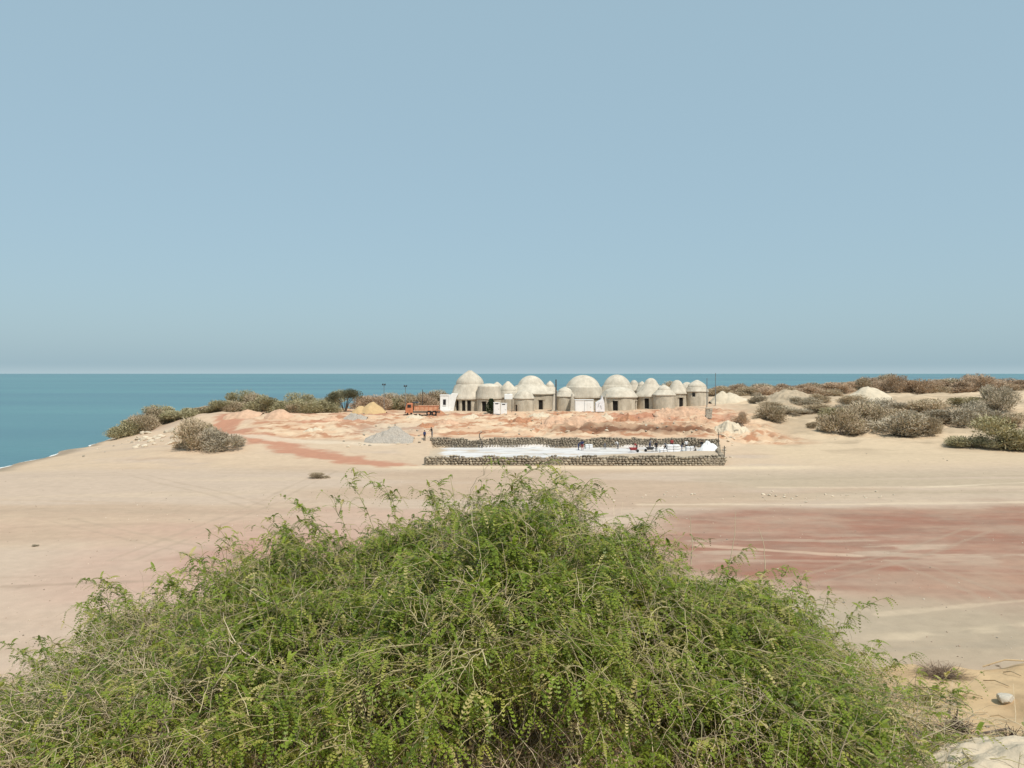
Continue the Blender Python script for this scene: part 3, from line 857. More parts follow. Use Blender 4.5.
def build_scrub():
    P = put_shrub
    # single shrubs one can point at
    P(186, 448, 22, 16, 'brown', 'small brown shrub at the left end of the trio by the red track')
    P(198, 449, 40, 29, 'brown', 'tallest brown dry shrub in the middle of the trio by the red track')
    P(222, 450, 42, 25, 'grey', 'grey-brown dry shrub at the right end of the trio by the red track')
    P(775, 421, 30, 18, 'brown', 'lone brown shrub on the sand below the dull tan heap')
    P(743, 424, 18, 13, 'rust', 'small rusty shrub just right of the stone pillar')
    P(760, 403, 20, 13, 'grey', 'small grey shrub at the left foot of the dull tan heap')
    g = 'large dry shrubs on the right-hand dune'
    P(838, 434, 40, 26, 'brown', 'brown shrub at the left end of the dune thicket', g)
    P(866, 428, 42, 24, 'brown', 'brown shrub in the middle of the dune thicket, below the cream heap', g)
    P(898, 436, 56, 29, 'grey', 'wide grey-brown shrub in front of the dune thicket', g)
    P(926, 433, 28, 20, 'brown', 'brown shrub at the right end of the dune thicket', g)
    P(862, 413, 44, 18, 'grey', 'grey shrub right below the cream heap on the dune', g)
    P(890, 410, 36, 15, 'grey', 'grey shrub at the right foot of the cream heap', g)
    P(925, 414, 44, 16, 'brown', 'low brown shrub behind the dune thicket', g)
    P(955, 424, 46, 24, 'grey', 'grey shrub between the dune thicket and the olive shrub in the corner', g)
    P(980, 422, 38, 24, 'grey', 'grey shrub right behind the olive shrub at the right edge', g)
    P(998, 411, 30, 25, 'grey', 'tall grey shrub on the dune near the right edge', g)
    P(1004, 448, 58, 31, 'olive', 'olive shrub with a pale sunlit top at the right edge', g)
    P(974, 448, 38, 16, 'olive', 'low olive shrub left of the big olive shrub', g)
    P(1036, 449, 60, 36, 'olive', 'big olive shrub cut by the right edge of the photo', g)
    P(955, 424, 20, 10, 'brown', 'small brown shrub at the foot of the grey shrubs on the dune', g)
    P(850, 404, 26, 10, 'brown', 'small low brown shrub left of the cream heap on the dune', g)
    for px, py, w, h, k in ((790, 413, 34, 9, 'grey'), (815, 411, 30, 8, 'brown'), (838, 416, 34, 9, 'olive'), (905, 421, 40, 11, 'brown'), (940, 421, 36, 11, 'grey'), (930, 407, 38, 8, 'brown'), (962, 406, 34, 9, 'olive'), (880, 427, 34, 10, 'olive'), (1015, 425, 40, 12, 'brown'), (770, 409, 24, 8, 'brown')):
        P(px, py, w, h, k, 'low spreading dusty shrub in the loose scrub of the right-hand dune', 'low loose scrub of the right-hand dune')
    P(802, 405, 26, 9, 'grey', 'grey shrub at the right foot of the dull tan heap')
    P(820, 402, 20, 8, 'brown', 'brown shrub between the dull tan heap and the cream dune heap')
    P(812, 428, 12, 6, 'brown', 'little brown tuft on the bare sand left of the dune thicket', g)
    P(318, 478, 20, 5, 'brown', 'tiny low dry plant alone on the plain below the red track')
    P(34, 547, 6, 3, 'grey', 'tiny dry tuft alone on the left of the plain')
    # scrub band along the ridge, right
    lab = 'rust-brown shrub in the long scrub belt on the ridge below the horizon'
    gr = 'scrub belt on the right-hand ridge'
    for i in range(40):
        px = 826 + i * 5.7 + random.uniform(-4, 4)
        Y = random.uniform(214, 238)
        bump = 5 * math.exp(-((px - 880) / 28) ** 2) + 3.0 * math.exp(-((px - 985) / 30) ** 2) + 2.5 * math.exp(-((px - 935) / 12) ** 2)
        P(px, 0, random.uniform(16, 38), random.uniform(6, 13) + bump, 'rust' if random.random() < .7 else 'brown', lab, gr, Y)
    lab2 = 'brown shrub in the scrub strip right of the domes, behind the heaps'
    for i in range(20):
        px = 716 + i * 6 + random.uniform(-4, 4)
        P(px, 0, random.uniform(20, 30), random.uniform(8, 13), 'rust' if random.random() < .5 else 'brown', lab2, 'scrub strip behind the heaps', random.uniform(208, 228))
    for px in (655, 668, 674, 630, 640):
        P(px, 0, 22, 18, 'brown', 'brown shrub showing between the dome roofs against the sea', 'scrub behind the domes', random.uniform(214, 222))
    # headland on the left
    labl = 'olive-brown shrub on the seaward bluff above the beach'
    for px, py, w, h in ((120, 442, 22, 12), (130, 438, 28, 17), (141, 434, 30, 20), (153, 429, 34, 20), (166, 425, 34, 17), (180, 422, 30, 13), (192, 419, 24, 9), (135, 431, 26, 16), (150, 424, 28, 14)):
        P(px, py, w, h, 'brown' if px % 2 else 'olive', labl, 'shrubs on the seaward bluff', Y=random.uniform(166, 176) if px > 145 else random.uniform(160, 168))
    labm = 'olive-brown shrub in the scrub belt behind the pink sand heap'
    for i in range(18):
        px = 203 + i * 7.6 + random.uniform(-3, 3)
        P(px, 0, random.uniform(24, 34), random.uniform(8, 18) * (0.75 if px < 222 else 1.1), random.choice(['olive', 'olive', 'brown']), labm, 'scrub belt on the headland', Y=random.uniform(172, 188))
    labn = 'brown shrub in the scrub behind the orange truck'
    for i in range(13):
        px = 366 + i * 6.2 + random.uniform(-3, 3)
        P(px, 0, random.uniform(20, 30), random.uniform(12, 17), random.choice(['olive', 'brown', 'rust']), labn, 'scrub behind the truck', Y=random.uniform(185, 200))

# ---------------------------------------------------------------- trees of the site
def leafy_tree(name, px, Y, h, w, label, kind):
    x = (px - 512) * Y / F_PX; z = ground(x, Y)
    rg = np.random.default_rng(int(px))
    t = empty(name, (x, Y, z)); tag(t, label, 'tree')
    n = 5200
    if kind == 'cone':
        hz = rg.random(n) ** .8
        r = (w / 2) * np.clip(1.15 - hz, 0, 1) ** .7 * np.where(hz < .15, .6 + hz * 2.6, 1) * rg.random(n) ** .4
        a = rg.uniform(0, 6.28, n)
        r = r * (1 + .25 * np.sin(3 * a + hz * 9))
        p = np.stack([r * np.cos(a), r * np.sin(a), .25 + hz * (h - .3)], 1)
        col = np.array((.035, .052, .022)); size = (.10, .2)
    else:
        nl = 8
        lc = np.stack([rg.uniform(-.36, .36, nl) * w, rg.uniform(-.3, .3, nl) * w, rg.uniform(.58, .82, nl) * h], 1); lr = rg.uniform(.20, .30, nl) * w
        k = rg.integers(0, nl, n); u = rg.normal(size=(n, 3)); u /= np.linalg.norm(u, axis=1)[:, None]
        p = lc[k] + u * (lr[k] * rg.random(n) ** .5)[:, None] * np.array((1, 1, .62))
        col = np.array((.13, .125, .08)); size = (.12, .28)
    d = rg.normal(size=(n, 3)); d /= np.linalg.norm(d, axis=1)[:, None]
    e = np.cross(d, rg.normal(size=(n, 3))); e /= np.linalg.norm(e, axis=1)[:, None]
    L = rg.uniform(*size, n)[:, None]
    co = np.stack([p - d * L * .6, p + e * L * .3, p + d * L * .6, p - e * L * .3], 1).reshape(-1, 3)
    me = np_mesh('crown', co, np.arange(n * 4).reshape(-1, 4)); set_col(me, np.repeat(np.clip(col * rg.uniform(.6, 1.5, (n, 1)), .01, 1), 4, 0))
    link('crown', me, M['scrub_leaf'], t)
    mb = MB()
    if kind == 'cone': mb.cyl((0, 0, -.1), (.03, 0, h * .7), .09, .03, 8)
    else:
        for i in range(8):
            q = lc[i]; m = (q[0] * .35, q[1] * .35, h * .35)
            mb.cyl((q[0] * .05, q[1] * .05, -.1), m, .10, .075, 7); mb.cyl(m, tuple(q), .07, .025, 6)
    mb.build('trunk', M['bark'], t)
    return t

# ---------------------------------------------------------------- site objects
def pole(px, base_py, top_py, Y, name, label, mat, r=.07, head=None):
    x = (px - 512) * Y / F_PX; z = ground(x, Y)
    top = CAM_H - (top_py - HOR) * Y / F_PX - z
    t = empty(name, (x, Y, z)); tag(t, label, 'pole' if head is None else 'lamp post')
    MB().cyl((0, 0, -.2), (0, 0, top), r, r * .7, 10).build('post', M[mat], t)
    MB().cyl((0, 0, -.1), (0, 0, .25), r * 2.2, r * 1.8, 10).build('footing', M['rock_grey'], t)
    if head:
        MB().box((0, 0, top + .05), (head, .12, .1)).build('crossarm', M[mat], t)
        for s in (-1, 1):
            l = MB().box((s * head * .42, -.12, top + .12), (.26, .42, .24), rx=.35).build('floodlight', M['steel'], t)
            MB().box((s * head * .42, -.33, top + .045), (.2, .03, .15), rx=.35).build('lens', M['dark_glass'], l)
    return t

def toilet(x, y, rz, label):
    t = empty('toilet_cabin', (x, y, ground(x, y)), rz); tag(t, label, 'cabin', 'white toilet cabins on the site')
    MB().box((0, 0, 1.2), (1.28, 1.3, 2.3)).build('body', M['white'], t, .03)
    MB().box((0, 0, 2.40), (1.40, 1.42, .10)).build('roof', M['white'], t, .02)
    MB().box((0, 0, .03), (1.34, 1.36, .12)).build('base', M['grey_seam'], t)
    d = MB().box((0, -.665, 1.14), (.92, .04, 1.95)).build('door', M['white'], t, .01)
    MB().box((.36, -.70, 1.1), (.05, .05, .18)).build('handle', M['steel'], d)
    MB().box((0, -.672, 2.2), (.62, .05, .2)).build('vent', M['dark_glass'], t)
    return t

def build_site():
    t0 = toilet(-3.15, 165.0, .04, 'white toilet cabin standing left of its twin in front of the domes')
    toilet(-1.70, 165.1, -.03, 'white toilet cabin standing right of its twin, under the white tank')
    # white water tank on a frame behind the cabins
    x, y = -.75, 168.5; z = ground(x, y)
    t = empty('water_tank', (x, y, z)); tag(t, 'white square water tank raised behind the toilet cabins', 'water tank')
    MB().box((0, 0, 3.3), (1.7, 1.6, 1.1)).build('tank', M['white'], t, .08)
    MB().cyl((0, 0, 3.84), (0, 0, 3.95), .28, .28, 14).build('lid', M['grey_seam'], t)
    for a in (-1, 1):
        for b in (-1, 1): MB().box((a * .72, b * .68, 1.35), (.1, .1, 2.78)).build('leg', M['steel'], t)
    # white site cabin, two bays
    x, y = (584 - 512) * 172 / 800, 172.0; z = ground(x, y)
    t = empty('site_cabin', (x, y, z)); tag(t, 'long white two-bay site cabin in front of the big dome with the high window', 'cabin')
    MB().box((-.98, 0, 1.3), (1.93, 2.2, 2.45)).build('bay', M['white'], t, .03)
    MB().box((.98, 0, 1.24), (1.93, 2.2, 2.33)).build('bay', M['white'], t, .03)
    MB().box((0, 0, 2.60), (4.1, 2.4, .14)).build('roof', M['white'], t, .02)
    MB().box((0, -1.09, 1.28), (.06, .06, 2.36)).build('seam', M['grey_seam'], t)
    MB().box((0, 0, .02), (3.96, 2.25, .16)).build('base', M['steel'], t)
    d = MB().box((1.0, -1.125, 1.15), (.85, .05, 2.0)).build('door', M['white_render'], t, .01)
    MB().box((1.32, -1.165, 1.1), (.05, .05, .2)).build('handle', M['steel'], d)
    # white sheeted stack with a sloping board
    x, y = (599.5 - 512) * 172 / 800, 171.6; z = ground(x, y)
    t = empty('sheeted_stack', (x, y, z)); tag(t, 'white sheeted stack with a raised peak, right of the long white site cabin', 'stack')
    MB().prism([(-.95, 0), (1.0, 0), (.92, 1.9), (.72, 2.65), (.45, 3.4), (.2, 2.6), (-.9, 1.95)], -.8, .8).build('sheet', M['white_sheet'], t, .05)
    MB().box((-.3, -.83, 1.5), (.08, .05, .9), ry=.3).build('strap', M['grey_seam'], t)
    MB().box((.2, -.83, 1.0), (.08, .05, .8), ry=-.2).build('strap', M['grey_seam'], t)
    # poles
    pole(384, 409, 385, 172, 'lamp_post', 'tall floodlight post beside the yellow sand heap', 'pole', .07, .55)
    pole(405.5, 412, 386.5, 172, 'lamp_post', 'floodlight post standing right behind the orange truck cab', 'pole', .07, .5)
    pole(422.5, 405, 389.5, 184, 'utility_pole', 'short dark pole between the floodlight posts and the white annex', 'pole_dark', .10)
    pole(556, 408, 379.5, 174, 'utility_pole', 'thick dark timber pole in front of the domes', 'pole_dark', .19)
    pole(707, 404, 378, 176, 'utility_pole', 'shorter grey pole touching the right end of the domes', 'pole', .10)
    pole(715.5, 402, 373, 180, 'utility_pole', 'tall thin grey pole in front of the cream heap right of the domes', 'pole', .09)
    # orange tipper truck
    x, y = (423 - 512) * 164 / 800, 164.0; z = ground(x, y) + .03
    t = empty('tipper_truck', (x, y, z), .06); tag(t, 'orange tipper truck parked side-on left of the domes, cab to the left', 'truck')
    mb = MB(); mb.prism([(-3.55, .62), (-2.02, .62), (-2.02, 2.55), (-3.2, 2.55), (-3.5, 1.6)], -1.15, 1.15); cab = mb.build('cab', M['orange'], t, .05)
    MB().box((-2.75, -1.165, 1.98), (.75, .04, .62)).build('side_window', M['dark_glass'], cab)
    MB().box((-3.385, 0, 2.06), (.05, 1.9, .72), ry=-.29 + .58).build('windscreen', M['dark_glass'], cab)
    for s in (-1, 1): MB().box((-3.56, s * .85, .95), (.06, .3, .18)).build('headlight', M['white'], cab)
    MB().box((-3.58, 0, .62), (.16, 2.3, .24)).build('bumper', M['steel'], cab)
    MB().box((.2, 0, .72), (6.6, .9, .24)).build('chassis', M['steel'], t)
    mb = MB(); mb.prism([(-1.75, 1.02), (3.1, 1.02), (3.25, 2.02), (-1.78, 2.02)], -1.2, 1.2); bd = mb.build('tipper_body', M['pale_orange'], t, .03)
    for i in range(6): MB().box((-1.5 + i * .9, -1.23, 1.5), (.1, .07, .96)).build('rib', M['orange'], bd)
    MB().box((.75, -1.24, 1.98), (5.0, .08, .09)).build('rail', M['orange'], bd)
    MB().prism([(-2.1, 2.57), (-.9, 2.57), (-1.1, 2.78), (-2.0, 2.78)], -1.1, 1.1).build('headboard', M['steel'], t)
    for xx in (-2.75, 1.2, 2.3):
        for s in (-1, 1):
            w = MB().cyl((xx, s * .78, .5), (xx, s * 1.12, .5), .5, .5, 20).build('wheel', M['rubber'], t)
            MB().cyl((xx, s * 1.10, .5), (xx, s * 1.14, .5), .24, .22, 12).build('rim', M['pale_orange'], w)
    # stone pillar at the right of the terrace, thin post at its corner
    xx, yy, zz = hit(708.5, 418.5)
    t = empty('stone_pillar', (xx, yy, zz)); tag(t, 'leaning grey stone pillar right behind the end of the terrace', 'pillar')
    mb = MB()
    for r in range(6):
        for c in (-1, 1): mb.box((c * .28 + random.uniform(-.04, .04) + r * .02, random.uniform(-.04, .04), .15 + r * .31), (.58 + random.uniform(-.05, .05), .95, .30), rz=random.uniform(-.06, .06))
    mb.build('masonry', M['rock_pillar'], t, .03)
    MB().box((.1, 0, 2.0), (1.3, 1.1, .16)).build('cap_stone', M['rock_pale'], t, .03)
    xx, yy = pit_x(110.0)[1] + .35, 109.6; zz = ground(xx, yy)
    t = empty('timber_post', (xx, yy, zz)); tag(t, 'thin dark timber post at the front right corner of the terrace', 'post')
    MB().cyl((0, 0, -.3), (.03, 0, 2.6), .07, .055, 8).build('post', M['pole_dark'], t); MB().box((.02, 0, 2.3), (.5, .06, .06)).build('crossbar', M['pole_dark'], t)
    xx, yy = pit_x(126.0)[1] + .3, 126.0; zz = ground(xx, yy)
    t = empty('timber_post', (xx, yy, zz)); tag(t, 'thin dark timber post at the back right corner of the terrace', 'post')
    MB().cyl((0, 0, -.3), (-.03, 0, 2.9), .07, .055, 8).build('post', M['pole_dark'], t); MB().box((0, 0, 2.5), (.6, .06, .06)).build('crossbar', M['pole_dark'], t)
    # walls
    fa, fb = pit_x(PIT_Y0); ba, bb = pit_x(PIT_Y1)
    stone_wall('stone_wall', (fa - .3, PIT_Y0 - .25), (fb + .3, PIT_Y0 - .25), 1.40, 1.35, .7, 'long grey rubble stone wall along the front of the terrace', 21)
    stone_wall('stone_wall', (ba - .3, PIT_Y1 + .25), (bb + .3, PIT_Y1 + .25), 1.70, 1.72, .7, 'long dark rubble stone wall along the back of the terrace', 22, .8)
    stone_wall('stone_wall', (fb + .15, PIT_Y0 + .2), (bb + .1, PIT_Y1 - .2), 1.55, 1.0, .6, 'short rubble stone wall closing the right end of the terrace', 23, .9)
    # white sheet heap and white sacks on the terrace
    heap('sheet_heap', 0, 0, 3.4, 1.75, M['white_sheet'], 'big crumpled white sheet heaped in the right corner of the terrace', 'sheet', 5, ((-.1, 0, 1), (.35, .1, .8)), 2.4, rough=.25, xy=(30.2, 122.0))
    def sack(x, y, w, h, label):
        t = empty('sack_stack', (x, y, 1.80)); tag(t, label, 'sacks')
        for r in range(3):
            for c in range(2):
                b = MB().box((-w / 4 + c * w / 2, 0, h / 6 + r * h / 3), (w / 2 * .97, .9, h / 3 * .96)).build('sack', M['white_sheet'], t, .09, True)
    sack(24.9, 123.5, 2.0, 1.15, 'white stacked sacks between the standing workers on the terrace')
    sack(27.6, 124.0, 1.3, .8, 'smaller white stack of sacks beside the crouching worker')
    sack(23.0, 121.6, 1.1, .6, 'low white stack of sacks in front of the dark wheelbarrow')
    sack(12.4, 128.8, 1.2, .7, 'white stack of sacks against the back wall beside the navy pair of workers')
    # wheelbarrow (red and dark)
    def barrow(x, y, mat, label, rz):
        t = empty('wheelbarrow', (x, y, 1.80), rz); tag(t, label, 'wheelbarrow')
        bm = bmesh.new()
        a = [bm.verts.new(v) for v in ((-.35, -.25, .35), (.4, -.2, .35), (.4, .2, .35), (-.35, .25, .35))]
        b = [bm.verts.new(v) for v in ((-.55, -.42, .75), (.65, -.36, .72), (.65, .36, .72), (-.55, .42, .75))]
        bm.faces.new(a[::-1])
        for i in range(4): bm.faces.new((a[i], a[(i + 1) % 4], b[(i + 1) % 4], b[i]))
        me = bpy.data.meshes.new('tray'); bm.to_mesh(me); bm.free(); link('tray', me, mat, t)
        MB().cyl((.75, -.05, .22), (.75, .05, .22), .22, .22, 16).build('wheel', M['rubber'], t)
        for s in (-1, 1):
            MB().cyl((.75, s * .07, .22), (-1.0, s * .3, .62), .022, .022, 6).build('handle', M['steel'], t)
            MB().cyl((-.3, s * .25, .42), (-.4, s * .28, .0), .02, .02, 6).build('leg', M['steel'], t)
    barrow(18.6, 122.8, M['cloth_red'], 'red wheelbarrow on the white terrace floor', .2)
    barrow(21.4, 123.6, M['steel'], 'dark wheelbarrow next to the standing workers', 2.7)
    # heaps
    heap('sand_heap', 368, 413.5, 7.2, 2.5, M['sand_y'], 'twin-peaked yellow sand heap beside the tall floodlight post', 'sand heap', 1, ((.18, 0, 1), (-.5, .0, .62)), rough=.05)
    heap('sand_heap', 277, 418.5, 6.2, 1.6, M['sand_p'], 'pale pink sand heap at the top of the red track', 'sand heap', 2)
    heap('sand_heap', 240, 417.5, 7.5, 1.0, M['sand_p'], 'long low pink sand heap left of the pale pink one', 'sand heap', 3, ((-.4, 0, .8), (.2, 0, 1), (.6, 0, .6)))
    heap('gravel_heap', 388, 443, 8.0, 2.1, M['gravel'], 'grey gravel heap left of the terrace', 'gravel heap', 4, ((.1, .1, 1), (-.45, -.1, .6), (.5, -.2, .5)), 6.0, rough=.4)
    heap('gravel_heap', 354, 420.5, 4.6, 1.1, M['gravel'], 'small heap of mixed dark and white rubble left of the grey gravel heap', 'rubble heap', 6, ((-.2, 0, 1), (.4, 0, .8)), rough=.5)
    heap('sand_heap', 731, 402.5, 8.6, 2.9, M['sand_c'], 'cream sand heap directly right of the domes', 'sand heap', 7, ((-.35, 0, 1), (.1, 0, .85), (.55, 0, .45)), rough=.1)
    heap('earth_heap', 793, 403, 15.0, 2.2, M['sand_b'], 'broad dull tan earth heap between the cream heaps', 'earth heap', 8, ((-.1, 0, 1), (.3, .1, .85), (-.5, 0, .7), (.65, 0, .45)), rough=.45)
    heap('sand_heap', 874, 402, 11.0, 3.0, M['sand_c'], 'cream sand heap on the right-hand dune above the thicket', 'sand heap', 9, ((0, 0, 1), (-.55, 0, .55)), rough=.1, Y=186)
    heap('earth_heap', 735, 433, 6.0, 1.6, M['sand_c'], 'low pale spoil heap just outside the right end of the terrace', 'spoil heap', 10, ((-.2, 0, 1), (.3, 0, .7)), rough=.3)
    heap('earth_heap', 578, 423, 13, 1.4, M['sand_p'], 'long pink spoil heap between the site cabin and the back stone wall', 'spoil heap', 12, ((-.5, 0, .9), (0, 0, .7), (.5, 0, 1)), 7, rough=.6)
    heap('earth_heap', 683, 416.5, 11, 1.5, M['sand_p'], 'pink spoil heap below the right-end dome', 'spoil heap', 13, ((-.5, 0, .9), (.2, 0, 1)), 6, rough=.6)
    spots = [(447, 424, 4.2, .8), (470, 419, 3.4, .7), (520, 422, 4.6, .9), (545, 428, 3.6, .8), (604, 424, 3.8, .9), (628, 419, 4.4, .9), (655, 428, 4, .8), (540, 417, 4, .7), (425, 428, 3.2, .8),
             (700, 424, 3.4, .8), (415, 418.5, 3.6, .7), (438, 414.5, 3.0, .8), (330, 421, 4.2, .7), (312, 432, 3.5, .5)]
    for i, (px, py, w, h) in enumerate(spots):
        if 560 < px < 715 and py > 420: py -= 5
        heap('spoil_mound', px, py, w, h, M[('sand_p', 'sand_c', 'sand_r')[i % 3]], 'small rough spoil mound on the dug ground of the building site', 'spoil heap', 60 + i, ((-.3, 0, .8), (.25, .1, 1)), w * .7, rough=.55)['group'] = 'small spoil mounds of the building site'
    # bent bare stems by the back wall
    for px, lab in ((481, 'bent bare stem leaning over the left part of the back stone wall'), ):
        x = (px - 512) * 130.2 / 800; y = 130.2
        t = empty('bare_stem', (x, y, 1.8)); tag(t, lab, 'dead stem')
        mb = MB(); pts = [(0.15, 0, -.1), (.2, 0, .6), (-.05, 0, 1.3), (-.3, 0, 1.9), (-.2, 0, 2.35), (.25, 0, 2.6), (.75, 0, 2.55)]
        for a, b, r in zip(pts[:-1], pts[1:], (.11, .1, .09, .08, .07, .05)): mb.cyl(a, b, r, r * .85, 7)
        mb.build('stem', M['pole_dark'], t); MB().cyl((-.05, 0, 1.3), (.45, 0, 1.8), .05, .03, 6).build('branch', M['pole_dark'], t)
    leafy_tree('conical_tree', 491, 168.0, 3.3, 2.5, 'dark green conical tree in front of the low flat-topped dome', 'cone')
    leafy_tree('spreading_tree', 345, 178, 5.4, 7.2, 'grey-green spreading tree behind the sand heaps, crown against the sea', 'spread')

def build_rocks():
    for i in range(34):
        px = random.uniform(135, 183); py = random.uniform(432, 447) - (px - 160) * .10
        x, y, z = hit(px, py); put_rock(x, y, random.uniform(.6, 1.7), 'cream block in the rocky ledge below the bluff shrubs', 'rocky ledge below the bluff')
    for i in range(34):
        px = random.gauss(408, 14) if i % 2 else random.gauss(380, 16); py = random.uniform(424, 448)
        x, y, z = hit(px, py); put_rock(x, y, random.uniform(.25, .75), 'loose boulder round the foot of the grey gravel heap', 'boulders by the gravel heap', random.random() < .55)
    for i in range(95):
        px = random.uniform(430, 712); py = random.uniform(411, 436)
        x, y, z = hit(px, py)
        if y > 172: continue
        put_rock(x, y, random.uniform(.18, .62) * (1 if random.random() < .85 else 1.6), 'loose rock in the dug red earth between the domes and the back wall', 'rocks in the dug earth', random.random() < .3)
    for i in range(14):
        px = random.uniform(345, 366); py = random.uniform(413, 420)
        x, y, z = hit(px, py); put_rock(x, y, random.uniform(.3, .7), 'stone on the small mixed rubble heap', 'stones of the small rubble heap', i % 2 == 0)
    for i in range(44):
        px = random.uniform(600, 900) if i % 3 else random.uniform(760, 830); py = 496 + random.gauss(0, 2.2) + (px - 700) * .004 + (6 * random.random() if 790 < px < 825 else 0)
        x, y, z = hit(px, py); put_rock(x, y, random.uniform(.15, .42), 'small pale stone in the loose line across the plain', 'line of small stones across the plain')
    for i in range(20):
        px = random.uniform(719, 745); py = random.uniform(430, 462)
        x, y, z = hit(px, py); put_rock(x, y, random.uniform(.25, .8), 'rubble stone strewn outside the right end of the terrace', 'rubble outside the terrace', i % 3 == 0)
    for i in range(16):
        px = random.uniform(0, 1024); py = random.uniform(476, 640)
        x, y, z = hit(px, py); put_rock(x, y, random.uniform(.06, .16), 'small loose stone lying on the open plain', 'loose stones on the open plain', True)
    for i in range(12):
        px = random.uniform(75, 135); py = 456 - (px - 75) * .22 + random.uniform(-4, 3)
        x, y, z = hit(px, py); put_rock(x, y, random.uniform(.2, .6), 'stone along the beach edge below the headland', 'stones on the beach edge', i % 2 == 0)
    for i in range(14):
        px = random.uniform(740, 1020); py = random.uniform(420, 470)
        x, y, z = hit(px, py); put_rock(x, y, random.uniform(.15, .4), 'stone on the pale sand below the right-hand dune', 'stones below the dune', i % 3 == 0)

def build_pebbles():
    """uncountable grit of the plain: ONE object"""
    rg = np.random.default_rng(91); n = 5200
    Y = 30 * (105 / 30) ** rg.random(n); X = rg.uniform(-.72, .72, n) * Y
    keep = fbm(X / 6, Y / 5, 4, 95) > rg.uniform(.30, .68, n); X, Y = X[keep], Y[keep]; n = len(X)
    Z = height(X, Y); sz = .018 + .075 * rg.random(n) ** 3
    bm = bmesh.new(); bmesh.ops.create_icosphere(bm, subdivisions=1, radius=.5)
    bv = np.array([v.co[:] for v in bm.verts]); bf = np.array([[v.index for v in f.verts] for f in bm.faces]); bm.free()
    sc = sz[:, None] * rg.uniform(.6, 1.4, (n, 3)) * np.array((1.2, 1.2, .8))
    co = bv[None] * sc[:, None] * (1 + .3 * (rg.random((n, len(bv), 1)) - .5)) + np.stack([X, Y, Z + sz * .15], 1)[:, None]
    f = bf[None] + (np.arange(n) * len(bv))[:, None, None]
    pal = np.array([(.30, .23, .17), (.55, .46, .35), (.22, .18, .14), (.62, .54, .43), (.38, .27, .20)])
    col = pal[rg.integers(0, 5, n)] * rg.uniform(.8, 1.2, (n, 1))
    me = np_mesh('pebbles', co.reshape(-1, 3), tris=f.reshape(-1, 3)); set_col(me, np.repeat(col, len(bv), 0))
    tag(link('pebbles', me, M['stone']), 'fine pebbles and grit strewn thinly over the sandy plain', kind='stuff')

